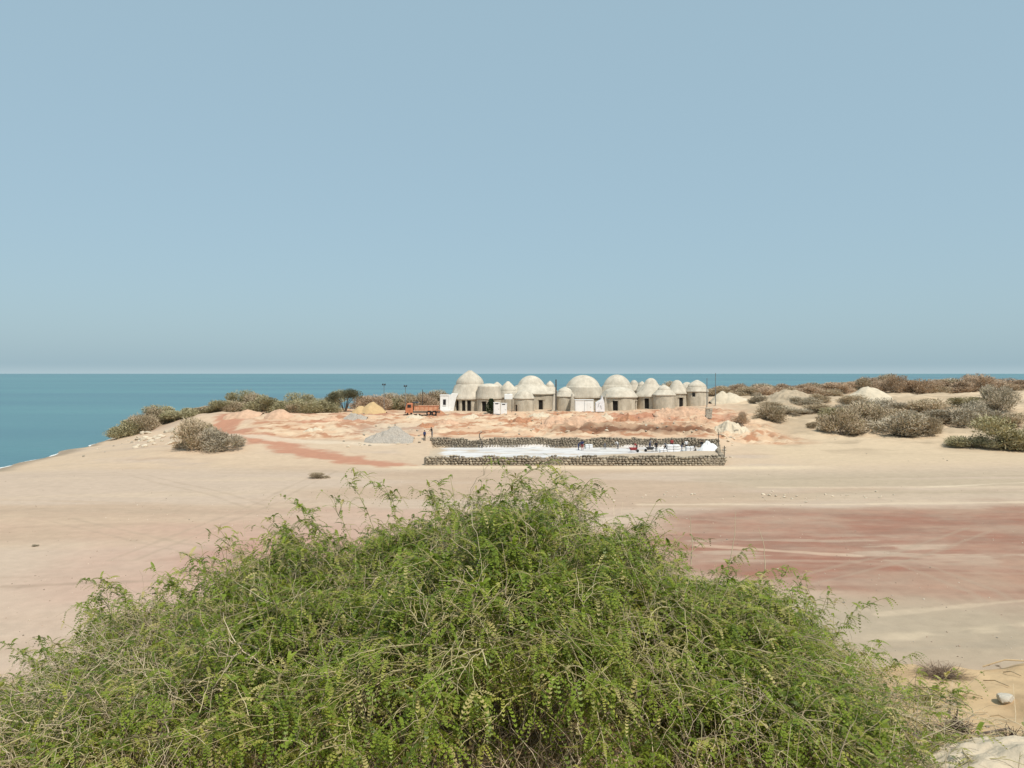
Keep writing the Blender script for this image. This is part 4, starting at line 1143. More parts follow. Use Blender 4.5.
# ---------------------------------------------------------------- people
def person(x, y, z, rz, pose, top, legs, label, hair='hair', h=1.72):
    J = dict(pelvis=(0, 0, .95), spine=(0, .0, 1.15), chest=(0, .0, 1.34), neck=(0, 0, 1.48), head=(0, .01, 1.57), crown=(0, .0, 1.68))
    for s, n in ((-1, 'l'), (1, 'r')):
        J['sh' + n] = (s * .18, 0, 1.40); J['el' + n] = (s * .24, .03, 1.12); J['wr' + n] = (s * .25, -.06, .88); J['ha' + n] = (s * .25, -.09, .79)
        J['hip' + n] = (s * .10, 0, .90); J['kn' + n] = (s * .11, -.02, .49); J['an' + n] = (s * .11, .02, .08); J['to' + n] = (s * .12, -.16, .03)
    J = {k: Vector(v) for k, v in J.items()}
    upper = [k for k in J if k[:2] in ('sp', 'ch', 'ne', 'he', 'cr', 'sh', 'el', 'wr', 'ha')]
    def rot(keys, piv, ang, axis='X'):
        R = Matrix.Rotation(ang, 3, axis)
        for k in keys: J[k] = R @ (J[k] - piv) + piv
    if pose == 'walk':
        rot(['knl', 'anl', 'tol'], J['hipl'].copy(), -.38); rot(['knr', 'anr', 'tor'], J['hipr'].copy(), .30)
        rot(['ell', 'wrl', 'hal'], J['shl'].copy(), .4); rot(['elr', 'wrr', 'har'], J['shr'].copy(), -.5)
    if pose == 'bend':
        rot(upper, J['pelvis'].copy(), 1.05)
        for n in 'lr': rot(['el' + n, 'wr' + n, 'ha' + n], J['sh' + n].copy(), -1.0)
    if pose == 'crouch':
        for n in 'lr':
            rot(['kn' + n], J['hip' + n].copy(), -1.35)
        for k in list(J):
            if k[:2] not in ('an', 'to'): J[k] = J[k] + Vector((0, .16, -.50))
        rot(upper, J['pelvis'].copy(), .55)
        for n in 'lr': rot(['el' + n, 'wr' + n, 'ha' + n], J['sh' + n].copy(), -.7)
    if pose == 'lift':
        rot(upper, J['pelvis'].copy(), .25)
        for n in 'lr': rot(['el' + n, 'wr' + n, 'ha' + n], J['sh' + n].copy(), -.9)
    keys = list(J); ix = {k: i for i, k in enumerate(keys)}
    rad = dict(pelvis=.135, spine=.125, chest=.145, neck=.058, head=.095, crown=.06, sh=.068, el=.047, wr=.034, ha=.036, hip=.095, kn=.062, an=.045, to=.038)
    E = [('pelvis', 'spine'), ('spine', 'chest'), ('chest', 'neck'), ('neck', 'head'), ('head', 'crown')]
    for n in 'lr': E += [('chest', 'sh' + n), ('sh' + n, 'el' + n), ('el' + n, 'wr' + n), ('wr' + n, 'ha' + n), ('pelvis', 'hip' + n), ('hip' + n, 'kn' + n), ('kn' + n, 'an' + n), ('an' + n, 'to' + n)]
    bm = bmesh.new(); sk = bm.verts.layers.skin.verify(); vs = [bm.verts.new(J[k]) for k in keys]
    for a, b in E: bm.edges.new((vs[ix[a]], vs[ix[b]]))
    for k, v in zip(keys, vs):
        r = rad.get(k) or rad.get(k[:-1]); v[sk].radius = (r, r)
        v[sk].use_root = (k == 'pelvis')
    me = bpy.data.meshes.new('person'); bm.to_mesh(me); bm.free()
    o = bpy.data.objects.new('person', me); COL.objects.link(o)
    o.modifiers.new('s', 'SKIN').use_smooth_shade = True
    o.modifiers.new('u', 'SUBSURF').levels = 1
    dg = bpy.context.evaluated_depsgraph_get(); dg.update()
    m2 = bpy.data.meshes.new_from_object(o.evaluated_get(dg)); o.modifiers.clear(); o.data = m2
    m2.materials.clear()
    for m in (M['skin'], M[top], M[legs], M['rubber']): m2.materials.append(m)
    for p in m2.polygons:
        c = p.center; best = (9, 0)
        for a, b in E:
            A, B = J[a], J[b]; d = B - A; t = max(0, min(1, (c - A).dot(d) / d.length_squared)); dist = (c - A - d * t).length
            mat = 0
            if a in ('pelvis', 'spine', 'chest') and b[:2] not in ('ne', 'hi') or a[:2] == 'sh': mat = 1
            elif a[:2] == 'el' : mat = 1 if t < .6 else 0
            elif a == 'pelvis' or a[:2] in ('hi', 'kn'): mat = 2
            elif a[:2] == 'an': mat = 3
            elif a == 'chest' and t < .6: mat = 1
            if dist < best[0]: best = (dist, mat)
        p.material_index = best[1]; p.use_smooth = True
    # hair cap
    hb = bmesh.new(); bmesh.ops.create_uvsphere(hb, u_segments=12, v_segments=8, radius=.112)
    bmesh.ops.delete(hb, geom=[v for v in hb.verts if v.co.z < -.015 - .05 * (v.co.y > 0)], context='VERTS')
    hm = bpy.data.meshes.new('hair'); hb.to_mesh(hm); hb.free()
    ho = link('hair', hm, M[hair], o, smooth=True)
    up = (J['crown'] - J['head']).normalized()
    ho.location = J['head'] + up * .03 + Vector((0, .01, 0)); ho.rotation_euler = Vector((0, 0, 1)).rotation_difference(up).to_euler()
    o.location = (x, y, z); o.rotation_euler = (0, 0, rz); s = h / 1.72; o.scale = (s, s, s)
    tag(o, label, 'person', 'workers on the terrace')
    return o

def build_people():
    F = 1.80
    def at(px, Y): return (px - 512) * Y / 800, Y
    P = person
    x, y = at(656.5, 124); P(x, y, F, .5, 'stand', 'cloth_black', 'cloth_black', 'person in all black standing left of another worker in black by the back wall')
    x, y = at(665.5, 123); P(x, y, F, -1.2, 'walk', 'cloth_grey', 'cloth_black', 'person in grey top and black trousers walking just left of the white sacks')
    x, y = at(682, 124.5); P(x, y, F, 1.3, 'lift', 'cloth_black', 'cloth_navy', 'person in black top leaning over the right end of the tall white sacks')
    x, y = at(686.5, 125.2); P(x, y, F, .1, 'stand', 'cloth_whitec', 'cloth_black', 'person in a white shirt and black trousers standing behind the white sacks', h=1.8)
    x, y = at(695.5, 122.5); P(x, y, F, -.6, 'crouch', 'cloth_whitec', 'cloth_black', 'person in a white shirt crouching next to the crumpled white sheet')
    x, y = at(578.5, 126.5); P(x, y, F, 1.2, 'bend', 'cloth_navy', 'cloth_navy', 'person in navy blue bending over near the middle of the back wall')
    x, y = at(582.5, 126.0); P(x, y, F, -.4, 'lift', 'cloth_navy', 'cloth_red', 'person in navy top and red trousers behind the one bending over')
    x, y = at(605, 128.0); P(x, y, F, .2, 'stand', 'cloth_khaki', 'cloth_grey', 'person in khaki standing against the back wall right of the navy pair')
    x, y = at(637, 124.5); P(x, y, F, -1.3, 'bend', 'cloth_red', 'cloth_black', 'person in a red shirt bending beside the red wheelbarrow')
    x, y = at(650, 127.5); P(x, y, F, .9, 'lift', 'cloth_grey', 'cloth_navy', 'person in grey top and navy trousers by the back wall behind the dark wheelbarrow')
    x, y = at(672, 127.8); P(x, y, F, -.3, 'walk', 'cloth_red', 'cloth_black', 'person in a red shirt walking along the back wall behind the white sacks')
    x, y = at(702, 125.8); P(x, y, F, .4, 'stand', 'cloth_black', 'cloth_grey', 'person in a black top standing left of the crumpled white sheet')
    x, y = at(618, 128.2); P(x, y, F, -.9, 'bend', 'cloth_whitec', 'cloth_grey', 'person in a white shirt bending by the back wall left of the red wheelbarrow')
    x, y = at(424.5, 131); P(x, y, ground(x, y), .7, 'stand', 'cloth_navy', 'cloth_black', 'person in dark clothes standing at the far left end of the back wall')
    x, y = at(432, 132.5); P(x, y, ground(x, y), -.9, 'lift', 'cloth_black', 'cloth_grey', 'person in a black top leaning on the left end of the back wall')

# ---------------------------------------------------------------- foreground bush
PROF = [(-60, 760), (0, 712), (25, 690), (60, 672), (100, 622), (140, 598), (190, 590), (230, 566), (270, 556), (300, 532), (350, 540), (395, 528), (440, 506), (480, 478),
        (510, 470), (545, 476), (580, 492), (610, 516), (650, 545), (680, 566), (740, 566), (770, 586), (800, 612), (840, 648), (870, 676), (910, 684), (945, 700), (962, 725), (978, 785)]
YC = 6.5
def bush_top(X):
    px = 512 + X * F_PX / YC
    py = np.interp(px, [p[0] for p in PROF], [p[1] for p in PROF])
    return CAM_H - (py - HOR) * YC / F_PX

def tubes(paths, radii, cols, sides=4):
    """paths: list of (n,3) arrays -> one tube mesh (vertices, quads, colours)"""
    V = []; Q = []; C = []; off = 0
    ang = np.arange(sides) * 2 * PI / sides
    for p, r, c in zip(paths, radii, cols):
        n = len(p)
        tg = np.gradient(p, axis=0); tg /= np.linalg.norm(tg, axis=1)[:, None] + 1e-9
        ref = np.array((.31, .77, .55)); a = np.cross(tg, ref); a /= np.linalg.norm(a, axis=1)[:, None] + 1e-9; b = np.cross(tg, a)
        ring = p[:, None, :] + r[:, None, None] * (np.cos(ang)[None, :, None] * a[:, None, :] + np.sin(ang)[None, :, None] * b[:, None, :])
        V.append(ring.reshape(-1, 3))
        i = np.arange(n - 1)[:, None] * sides + np.arange(sides)[None, :]; j = np.arange(n - 1)[:, None] * sides + (np.arange(sides)[None, :] + 1) % sides
        Q.append((np.stack([i, j, j + sides, i + sides], -1).reshape(-1, 4)) + off); off += n * sides
        C.append(np.tile(c, (n * sides, 1)))
    return np.concatenate(V), np.concatenate(Q), np.concatenate(C)

def bez(a, b, c, n):
    t = np.linspace(0, 1, n)[:, None]
    return (1 - t) ** 2 * a + 2 * t * (1 - t) * b + t * t * c

def wiggle(p, amp, rg):
    n = len(p); w = np.cumsum(rg.normal(size=(n, 3)), axis=0); w -= np.linspace(0, 1, n)[:, None] * w[-1]
    return p + w * amp

def pinnae(P, D, U, L, col, rg, pairs=7, lw=.0150, ll=.0090):
    """feather leaves: each a drooping stalk with pairs of leaflets. All arrays (n, ...)"""
    n = len(P)
    t = (np.arange(pairs) + .6) / pairs
    droop = rg.uniform(.35, 1.5, n)
    side = np.cross(D, U); side /= np.linalg.norm(side, axis=1)[:, None] + 1e-9
    up = np.cross(side, D)
    # point along the stalk
    pos = P[:, None] + D[:, None] * (L[:, None, None] * t[None, :, None]) + np.array((0, 0, -1.0)) * (L * droop)[:, None, None] * (t ** 2)[None, :, None] * .75
    tan = D[:, None] + np.array((0, 0, -1.0)) * droop[:, None, None] * (2 * t)[None, :, None] * .75
    tan /= np.linalg.norm(tan, axis=2)[..., None]
    sd = np.broadcast_to(side[:, None], pos.shape)
    prof = np.sin(PI * (t * .8 + .16)) ** .6
    cup = rg.uniform(-.1, .45, n)
    out = []
    for s in (-1, 1):
        nrm = np.cross(tan, sd)
        dirl = tan * .62 + s * sd * .78 - nrm * cup[:, None, None] * .6 * 1.0
        dirl /= np.linalg.norm(dirl, axis=2)[..., None]
        wv = np.cross(dirl, nrm); wv /= np.linalg.norm(wv, axis=2)[..., None] + 1e-9
        Ls = (ll * (L / .085))[:, None, None] * prof[None, :, None]
        W = (lw * (L / .085))[:, None, None]
        a = pos; b = pos + dirl * Ls * .5 + wv * W * .5; c = pos + dirl * Ls; d = pos + dirl * Ls * .5 - wv * W * .5
        out.append(np.stack([a, b, c, d], 2))
    A = np.concatenate(out, 1)
    co = A.reshape(-1, 3)
    cc = np.repeat(col, pairs * 2 * 4, 0)
    # the stalk itself: a thin strip
    return co, cc

def build_bush():
    rg = np.random.default_rng(5)
    root = empty('mesquite_bush', (0.0, YC, ground(0.0, YC)))
    tag(root, 'big feathery green mesquite bush filling the lower part of the photo', 'bush')
    base = np.array(root.location)
    roots = np.array([(rx, ry, 0) for rx, ry in zip(np.linspace(-3.6, 2.9, 20) + rg.normal(size=20) * .15, YC + rg.uniform(-1.4, .7, 20))])
    roots[:, 2] = height(roots[:, 0], roots[:, 1]) - .05
    paths, radii, cols = [], [], []
    dpaths, dradii, dcols = [], [], []
    dryc0 = np.array([(.58, .46, .30), (.50, .39, .26), (.42, .33, .235), (.64, .53, .36), (.32, .25, .18)])
    LP, LD, LU, LL, LC = [], [], [], [], []
    green = np.array([(.175, .235, .030), (.215, .265, .037), (.30, .305, .066), (.105, .15, .021), (.44, .38, .16)])
    barkc = np.array([(.34, .29, .13), (.40, .35, .17), (.26, .22, .11), (.46, .39, .22)])
    def leaf(p, d, dens_col):
        """a compound leaf: two to four feathery pinnae from one point"""
        k = 2 if rg.random() < .75 else 4
        up = np.array((0, 0, 1.0))
        d = d / (np.linalg.norm(d) + 1e-9)
        side = np.cross(d, up); side /= np.linalg.norm(side) + 1e-9
        c = green[rg.choice(5, p=[.34, .28, .16, .14, .08])] * rg.uniform(.75, 1.3) * dens_col
        for i in range(k):
            s = -1 if i % 2 else 1
            dd = d * rg.uniform(.35, .95) + side * s * rg.uniform(.35, .9) + up * rg.uniform(-.2, .35) + np.array((.22, 0, 0)) + rg.normal(size=3) * .12
            dd /= np.linalg.norm(dd)
            LP.append(p + d * .012 * (i // 2)); LD.append(dd); LU.append(up + rg.normal(size=3) * .25); LL.append(rg.uniform(.065, .125)); LC.append(c)
    def clump(p):
        v = fbm1(float(p[0]) / .42 + 9, float(p[1]) / .42 + float(p[2]) / .36, 2, 401)
        return .22 + 1.0 * min(1, max(0, (v - .36) / .22))
    def leafy(path, r0, step, start, dens, lenscale=1.0, edge=True):
        step = step * 1.3
        seg = np.linalg.norm(np.diff(path, axis=0), axis=1); s = np.concatenate([[0], np.cumsum(seg)]); tot = s[-1]
        q = tot * start
        while q < tot:
            i = min(np.searchsorted(s, q) - 1, len(path) - 2); i = max(i, 0)
            f = (q - s[i]) / (seg[i] + 1e-9); p = path[i] + (path[i + 1] - path[i]) * f
            tg = path[i + 1] - path[i]; tg = tg / (np.linalg.norm(tg) + 1e-9)
            if rg.random() < clump(p) * dens * (.34 + .62 * min(1, max(0, (limit(p[0], p[1]) + .04 - p[2]) / .22)) if edge else 1):
                sd = rg.normal(size=3); sd -= tg * sd.dot(tg); sd /= np.linalg.norm(sd) + 1e-9
                leaf(p, tg * .5 + sd * .8 + np.array((0, 0, .25)), 1.0)
            q += step * rg.uniform(.6, 1.4)
        leaf(path[-1], path[-1] - path[-2], 1.05)
    def density(px, py):
        """how leafy the shoot is: the low front of the bush is mostly dry"""
        d = 1.0; py = min(py, 735)
        d *= 1 - .80 * math.exp(-(((px - 330) / 140) ** 2 + ((py - 705) / 62) ** 2))
        d *= 1 - .90 * math.exp(-(((px - 505) / 95) ** 2 + ((py - 700) / 80) ** 2))
        d *= 1 - .55 * math.exp(-(((px - 690) / 60) ** 2 + ((py - 650) / 45) ** 2))
        d *= 1 - .5 * math.exp(-(((px - 160) / 110) ** 2 + ((py - 690) / 40) ** 2))
        d *= 1.0 - .60 * sstep(290, 110, px)
        d *= 1 - .62 * sstep(690, 830, px)
        return d
    def limit(x, y):
        """height of the bush's outline above a spot, uneven"""
        e = max(.03, 1 - ((y - YC) / (3.35 if y < YC else 2.6)) ** 2)
        gg = ground(x, y); gc = ground(x, YC)
        t = max(.10, bush_top(np.array([x * (YC / y) ** .5]))[0] - gc)
        lump = .60 + .62 * fbm1(float(x) / .55 + 40, float(y) / .55, 3, 301)
        return gg + t * math.sqrt(e) * min(lump, 1.0)
    zig = lambda n: rg.normal(size=3)
    def unit(v): return v / (np.linalg.norm(v) + 1e-9)
    N_LIMB = 225
    k = 0
    while k < N_LIMB:
        X = rg.uniform(-4.55, 3.15); yy = YC + 3.0 * rg.uniform(-1, .78)
        if (X < -2.4 or X > 1.9) and rg.random() < .5: continue
        lim = limit(X, yy); g = ground(X, yy)
        if lim - g < .16 and rg.random() < .5: continue
        k += 1
        tip = np.array((X, yy, g + (lim - g) * rg.uniform(.55, .95)))
        rt = roots[np.argmin(np.hypot(roots[:, 0] - X * .86, (roots[:, 1] - yy) * .5) + rg.uniform(0, .6, len(roots)))]
        out = tip - rt
        ctl = rt + out * .4 + np.array((0, 0, .55 * (tip[2] - rt[2]) + .12))
        ctl[2] = min(ctl[2], tip[2] + .05)
        p = wiggle(bez(rt, ctl, tip, 18), .016, rg)
        paths.append(p); radii.append(np.linspace(.0085, .0028, 18) * rg.uniform(.7, 1.25)); cols.append(barkc[rg.integers(4)] * rg.uniform(.75, 1.15))
        for _ in range(rg.integers(9, 14)):                      # second order
            i = rg.integers(6, 18); st = p[i]; tg = unit(p[i] - p[i - 1])
            sd = unit(np.array((rg.normal(), rg.normal(), rg.normal() * .45 + .15)))
            L = rg.uniform(.28, .80)
            en = st + unit(tg * .55 + sd) * L
            if en[0] > 3.1 + .12 * rg.normal(): continue
            lm = limit(en[0], en[1])
            if en[2] > lm: en[2] = lm - rg.uniform(0, .12)
            gg = ground(en[0], en[1]) + .03
            if en[2] < gg: en[2] = gg + rg.uniform(.02, .12)
            px = 512 + en[0] / en[1] * F_PX; py = HOR + (CAM_H - en[2]) / en[1] * F_PX
            dens = density(px, py)
            q = wiggle(bez(st, (st + en) / 2 + np.array((0, 0, .16 * L)) + rg.normal(size=3) * .03, en, 11), .011, rg)
            paths.append(q); radii.append(np.linspace(.0036, .0015, 11) * rg.uniform(.8, 1.25)); cols.append(barkc[rg.integers(4)] * rg.uniform(.8, 1.25))
            leafy(q[4:], 0, .055, .1, dens * .8)
            for _ in range(rg.integers(5, 9)):                   # leafy twigs
                j = rg.integers(3, 11); s0 = q[j]; t2 = unit(q[j] - q[j - 1])
                s2 = unit(np.array((rg.normal(), rg.normal(), rg.normal() * .6 + .1)))
                L2 = rg.uniform(.10, .30); e2 = s0 + unit(t2 * .7 + s2 * .9) * L2
                lm2 = lm + .06
                if e2[2] > lm2: e2[2] = lm2 - rg.uniform(0, .06)
                z = wiggle(bez(s0, (s0 + e2) / 2 + np.array((0, 0, .12 * L2)), e2, 6), .005, rg)
                paths.append(z); radii.append(np.linspace(.0026, .0012, 6)); cols.append(barkc[rg.integers(4)] * rg.uniform(.8, 1.25))
                leafy(z, 0, .040, .10, dens)
    # long sprigs that break the outline, tips as in the photo (picture px, py)
    for (tx, ty, dY) in ((322, 492, 0), (378, 488, .1), (345, 478, .0), (150, 570, 0), (100, 580, .2), (20, 655, -.4), (75, 630, 0), (505, 468, .2), (560, 480, 0), (585, 488, .3),
                         (660, 518, .3), (800, 588, 0), (868, 606, -.2), (840, 600, .2), (790, 570, .2), (880, 650, -.3), (955, 672, -.5), (975, 700, -.6), (235, 545, 0), (270, 520, .2),
                         (430, 500, .3), (40, 690, -.6), (300, 508, .1), (700, 545, .1), (905, 660, -.4), (640, 520, .2), (740, 555, 0), (935, 690, -.6), (120, 600, .0), (60, 665, -.3)):
        yy = YC + dY
        tip = np.array(((tx - 512) * yy / F_PX, yy, CAM_H - (ty - HOR) * yy / F_PX))
        st = np.array((tip[0] * .80 + .1 * np.sign(-tip[0]), yy - .1, tip[2] - .55 - .1 * abs(tip[0])))
        md = st * .45 + tip * .55 + np.array((0, 0, .16))
        q = wiggle(bez(st, md, tip, 14), .007, rg)
        paths.append(q); radii.append(np.linspace(.005, .0015, 14)); cols.append(barkc[3] * .9)
        leafy(q[4:], 0, .036, .1, 1.0, edge=False)
        for _ in range(5):
            i = rg.integers(5, 13); d = q[i] - q[i - 1]; d /= np.linalg.norm(d); sd = rg.normal(size=3); sd[2] = abs(sd[2]) * .4; en = q[i] + (d * .6 + sd * .35) * rg.uniform(.1, .25)
            z = bez(q[i], (q[i] + en) / 2 + np.array((0, 0, .02)), en, 6)
            paths.append(z); radii.append(np.linspace(.0026, .0012, 6)); cols.append(barkc[1])
            leafy(z, 0, .034, .1, 1.0, edge=False)
    for i in range(130):
        X = rg.uniform(-4.3, 2.95); yy = YC + rg.uniform(-.9, 1.2); lm = limit(X, yy); g = ground(X, yy)
        st = np.array((X, yy, lm - rg.uniform(.2, .4))); sgn = np.sign(X + .3)
        en = np.array((X + sgn * rg.uniform(-.1, .42), yy + rg.normal() * .15, lm + rg.uniform(-.08, .13)))
        q = wiggle(bez(st, (st + en) / 2 + np.array((0, 0, .14)), en, 12), .007, rg)
        paths.append(q); radii.append(np.linspace(.0036, .0019, 12)); cols.append(barkc[rg.integers(4)])
        leafy(q[3:], 0, .034, .1, 1.0, edge=False)
        for _ in range(3):
            j = rg.integers(4, 11); e2 = q[j] + unit(unit(q[j] - q[j - 1]) * .6 + rg.normal(size=3) * .45) * rg.uniform(.1, .26)
            z = bez(q[j], (q[j] + e2) / 2 + np.array((0, 0, .02)), e2, 6); paths.append(z); radii.append(np.linspace(.0024, .0016, 6)); cols.append(barkc[1]); leafy(z, 0, .034, .1, 1.0, edge=False)
    # low dry tangle closing the view of the ground at the foot
    for i in range(1300):
        X = rg.uniform(-3.2, 2.2); yy = rg.uniform(3.5, 5.2); g = ground(X, yy)
        st = np.array((X, yy, g - .02)); en = st + np.array((rg.normal() * .28, rg.normal() * .2, rg.uniform(.15, .5)))
        c = dryc0[rg.integers(5)] * rg.uniform(.8, 1.2); q = wiggle(bez(st, (st + en) / 2 + rg.normal(size=3) * .08, en, 9), .012, rg)
        dpaths.append(q); dradii.append(np.linspace(rg.uniform(.0016, .0036), .001, 9)); dcols.append(c)
        if rg.random() < (.07 if -2.2 < X < .5 else .42): leafy(q[2:], 0, .036, .1, .9, edge=False)
    # bare, dry shoots: pale, zigzag, mostly low in front
    dryc = np.array([(.62, .51, .34), (.56, .45, .30), (.42, .33, .235), (.64, .53, .36), (.32, .25, .18)])
    for i in range(620):
        X = rg.normal() * 1.35 - .9 if rg.random() < .75 else rg.uniform(-4.2, 3.2)
        yy = rg.uniform(4.2, 6.6)
        top = bush_top(np.array([X]))[0]; g = ground(X, yy); gc = ground(X, YC)
        hh = max(.15, top - gc) * math.sqrt(max(.05, 1 - ((yy - YC) / 2.75) ** 2))
        en = np.array((X, yy, g + hh * (rg.uniform(.72, 1.03) if rg.random() < .6 else rg.uniform(.25, .9))))
        st = np.array((X * .8 + rg.normal() * .35, yy + rg.uniform(.1, .9), g + hh * rg.uniform(0, .35)))
        md = (st + en) / 2 + rg.normal(size=3) * .14 + np.array((0, 0, .12))
        q = wiggle(bez(st, md, en, 14), .014, rg)
        w = rg.uniform(.0016, .0042) if rg.random() < .95 else rg.uniform(.005, .0068)
        c = dryc[rg.integers(5)] * rg.uniform(.85, 1.2)
        dpaths.append(q); dradii.append(np.linspace(w, w * .35, 14)); dcols.append(c)
        for _ in range(rg.integers(2, 6)):
            j = rg.integers(4, 13); s0 = q[j]; d = rg.normal(size=3) * .5 + (q[j] - q[j - 1]) / (np.linalg.norm(q[j] - q[j - 1]) + 1e-9)
            L = rg.uniform(.08, .32); e2 = s0 + d / np.linalg.norm(d) * L
            z = wiggle(bez(s0, (s0 + e2) / 2 + rg.normal(size=3) * .03, e2, 7), .008, rg)
            dpaths.append(z); dradii.append(np.linspace(w * .5, .0009, 7)); dcols.append(c * rg.uniform(.85, 1.15))
    for i in range(560):
        X = rg.uniform(-4.2, 2.9); yy = YC + rg.uniform(-2.6, .6); lm = limit(X, yy); g = ground(X, yy)
        en = np.array((X, yy, g + (lm - g) * rg.uniform(.88, 1.10))); st = np.array((X + rg.normal() * .3, yy + rg.uniform(-.35, .2), g + (lm - g) * rg.uniform(.25, .7)))
        md = (st + en) / 2 + rg.normal(size=3) * .09
        w = rg.uniform(.0016, .0031); c = dryc[rg.integers(4)] * rg.uniform(.9, 1.2)
        q = wiggle(bez(st, md, en, 14), .011, rg); dpaths.append(q); dradii.append(np.linspace(w, .0012, 14)); dcols.append(c)
        for _ in range(3):
            j = rg.integers(4, 13); d = rg.normal(size=3) * .5 + unit(q[j] - q[j - 1]); e2 = q[j] + unit(d) * rg.uniform(.08, .28)
            dpaths.append(wiggle(bez(q[j], (q[j] + e2) / 2 + rg.normal(size=3) * .02, e2, 6), .006, rg)); dradii.append(np.linspace(w * .55, .001, 6)); dcols.append(c)
    # three bare whips above the right shoulder of the bush
    for bx, by, tx, ty in ((726, 552, 736, 512), (692, 536, 690, 516), (765, 545, 759, 528), (245, 560, 243, 520), (163, 640, 150, 560)):
        yy = YC + .1
        st = np.array(((bx - 512) * yy / F_PX, yy, CAM_H - (by - HOR) * yy / F_PX - .25)); en = np.array(((tx - 512) * yy / F_PX, yy, CAM_H - (ty - HOR) * yy / F_PX))
        dpaths.append(wiggle(bez(st, (st + en) / 2 + np.array((.03, 0, 0)), en, 10), .004, rg)); dradii.append(np.linspace(.004, .0013, 10)); dcols.append(dryc[3])
    import sys; print('bush: shoots', len(paths), 'dry', len(dpaths), 'pinnae', len(LP), file=sys.stderr)
    V, Q, C = tubes(paths, radii, cols, 4)
    me = np_mesh('branches', V - base, Q); set_col(me, C); link('branches', me, M['twig'], root, smooth=True)
    V, Q, C = tubes(dpaths, dradii, dcols, 4)
    me = np_mesh('dry_twigs', V - base, Q); set_col(me, C); o = link('dry_twigs', me, M['twig'], root, smooth=True); o['label'] = 'tangle of bare pale dry twigs low in the bush'
    co, cc = pinnae(np.array(LP), np.array(LD), np.array(LU), np.array(LL), np.array(LC), rg)
    me = np_mesh('foliage', co - base, np.arange(len(co)).reshape(-1, 4)); set_col(me, cc); link('foliage', me, M['leaf'], root)

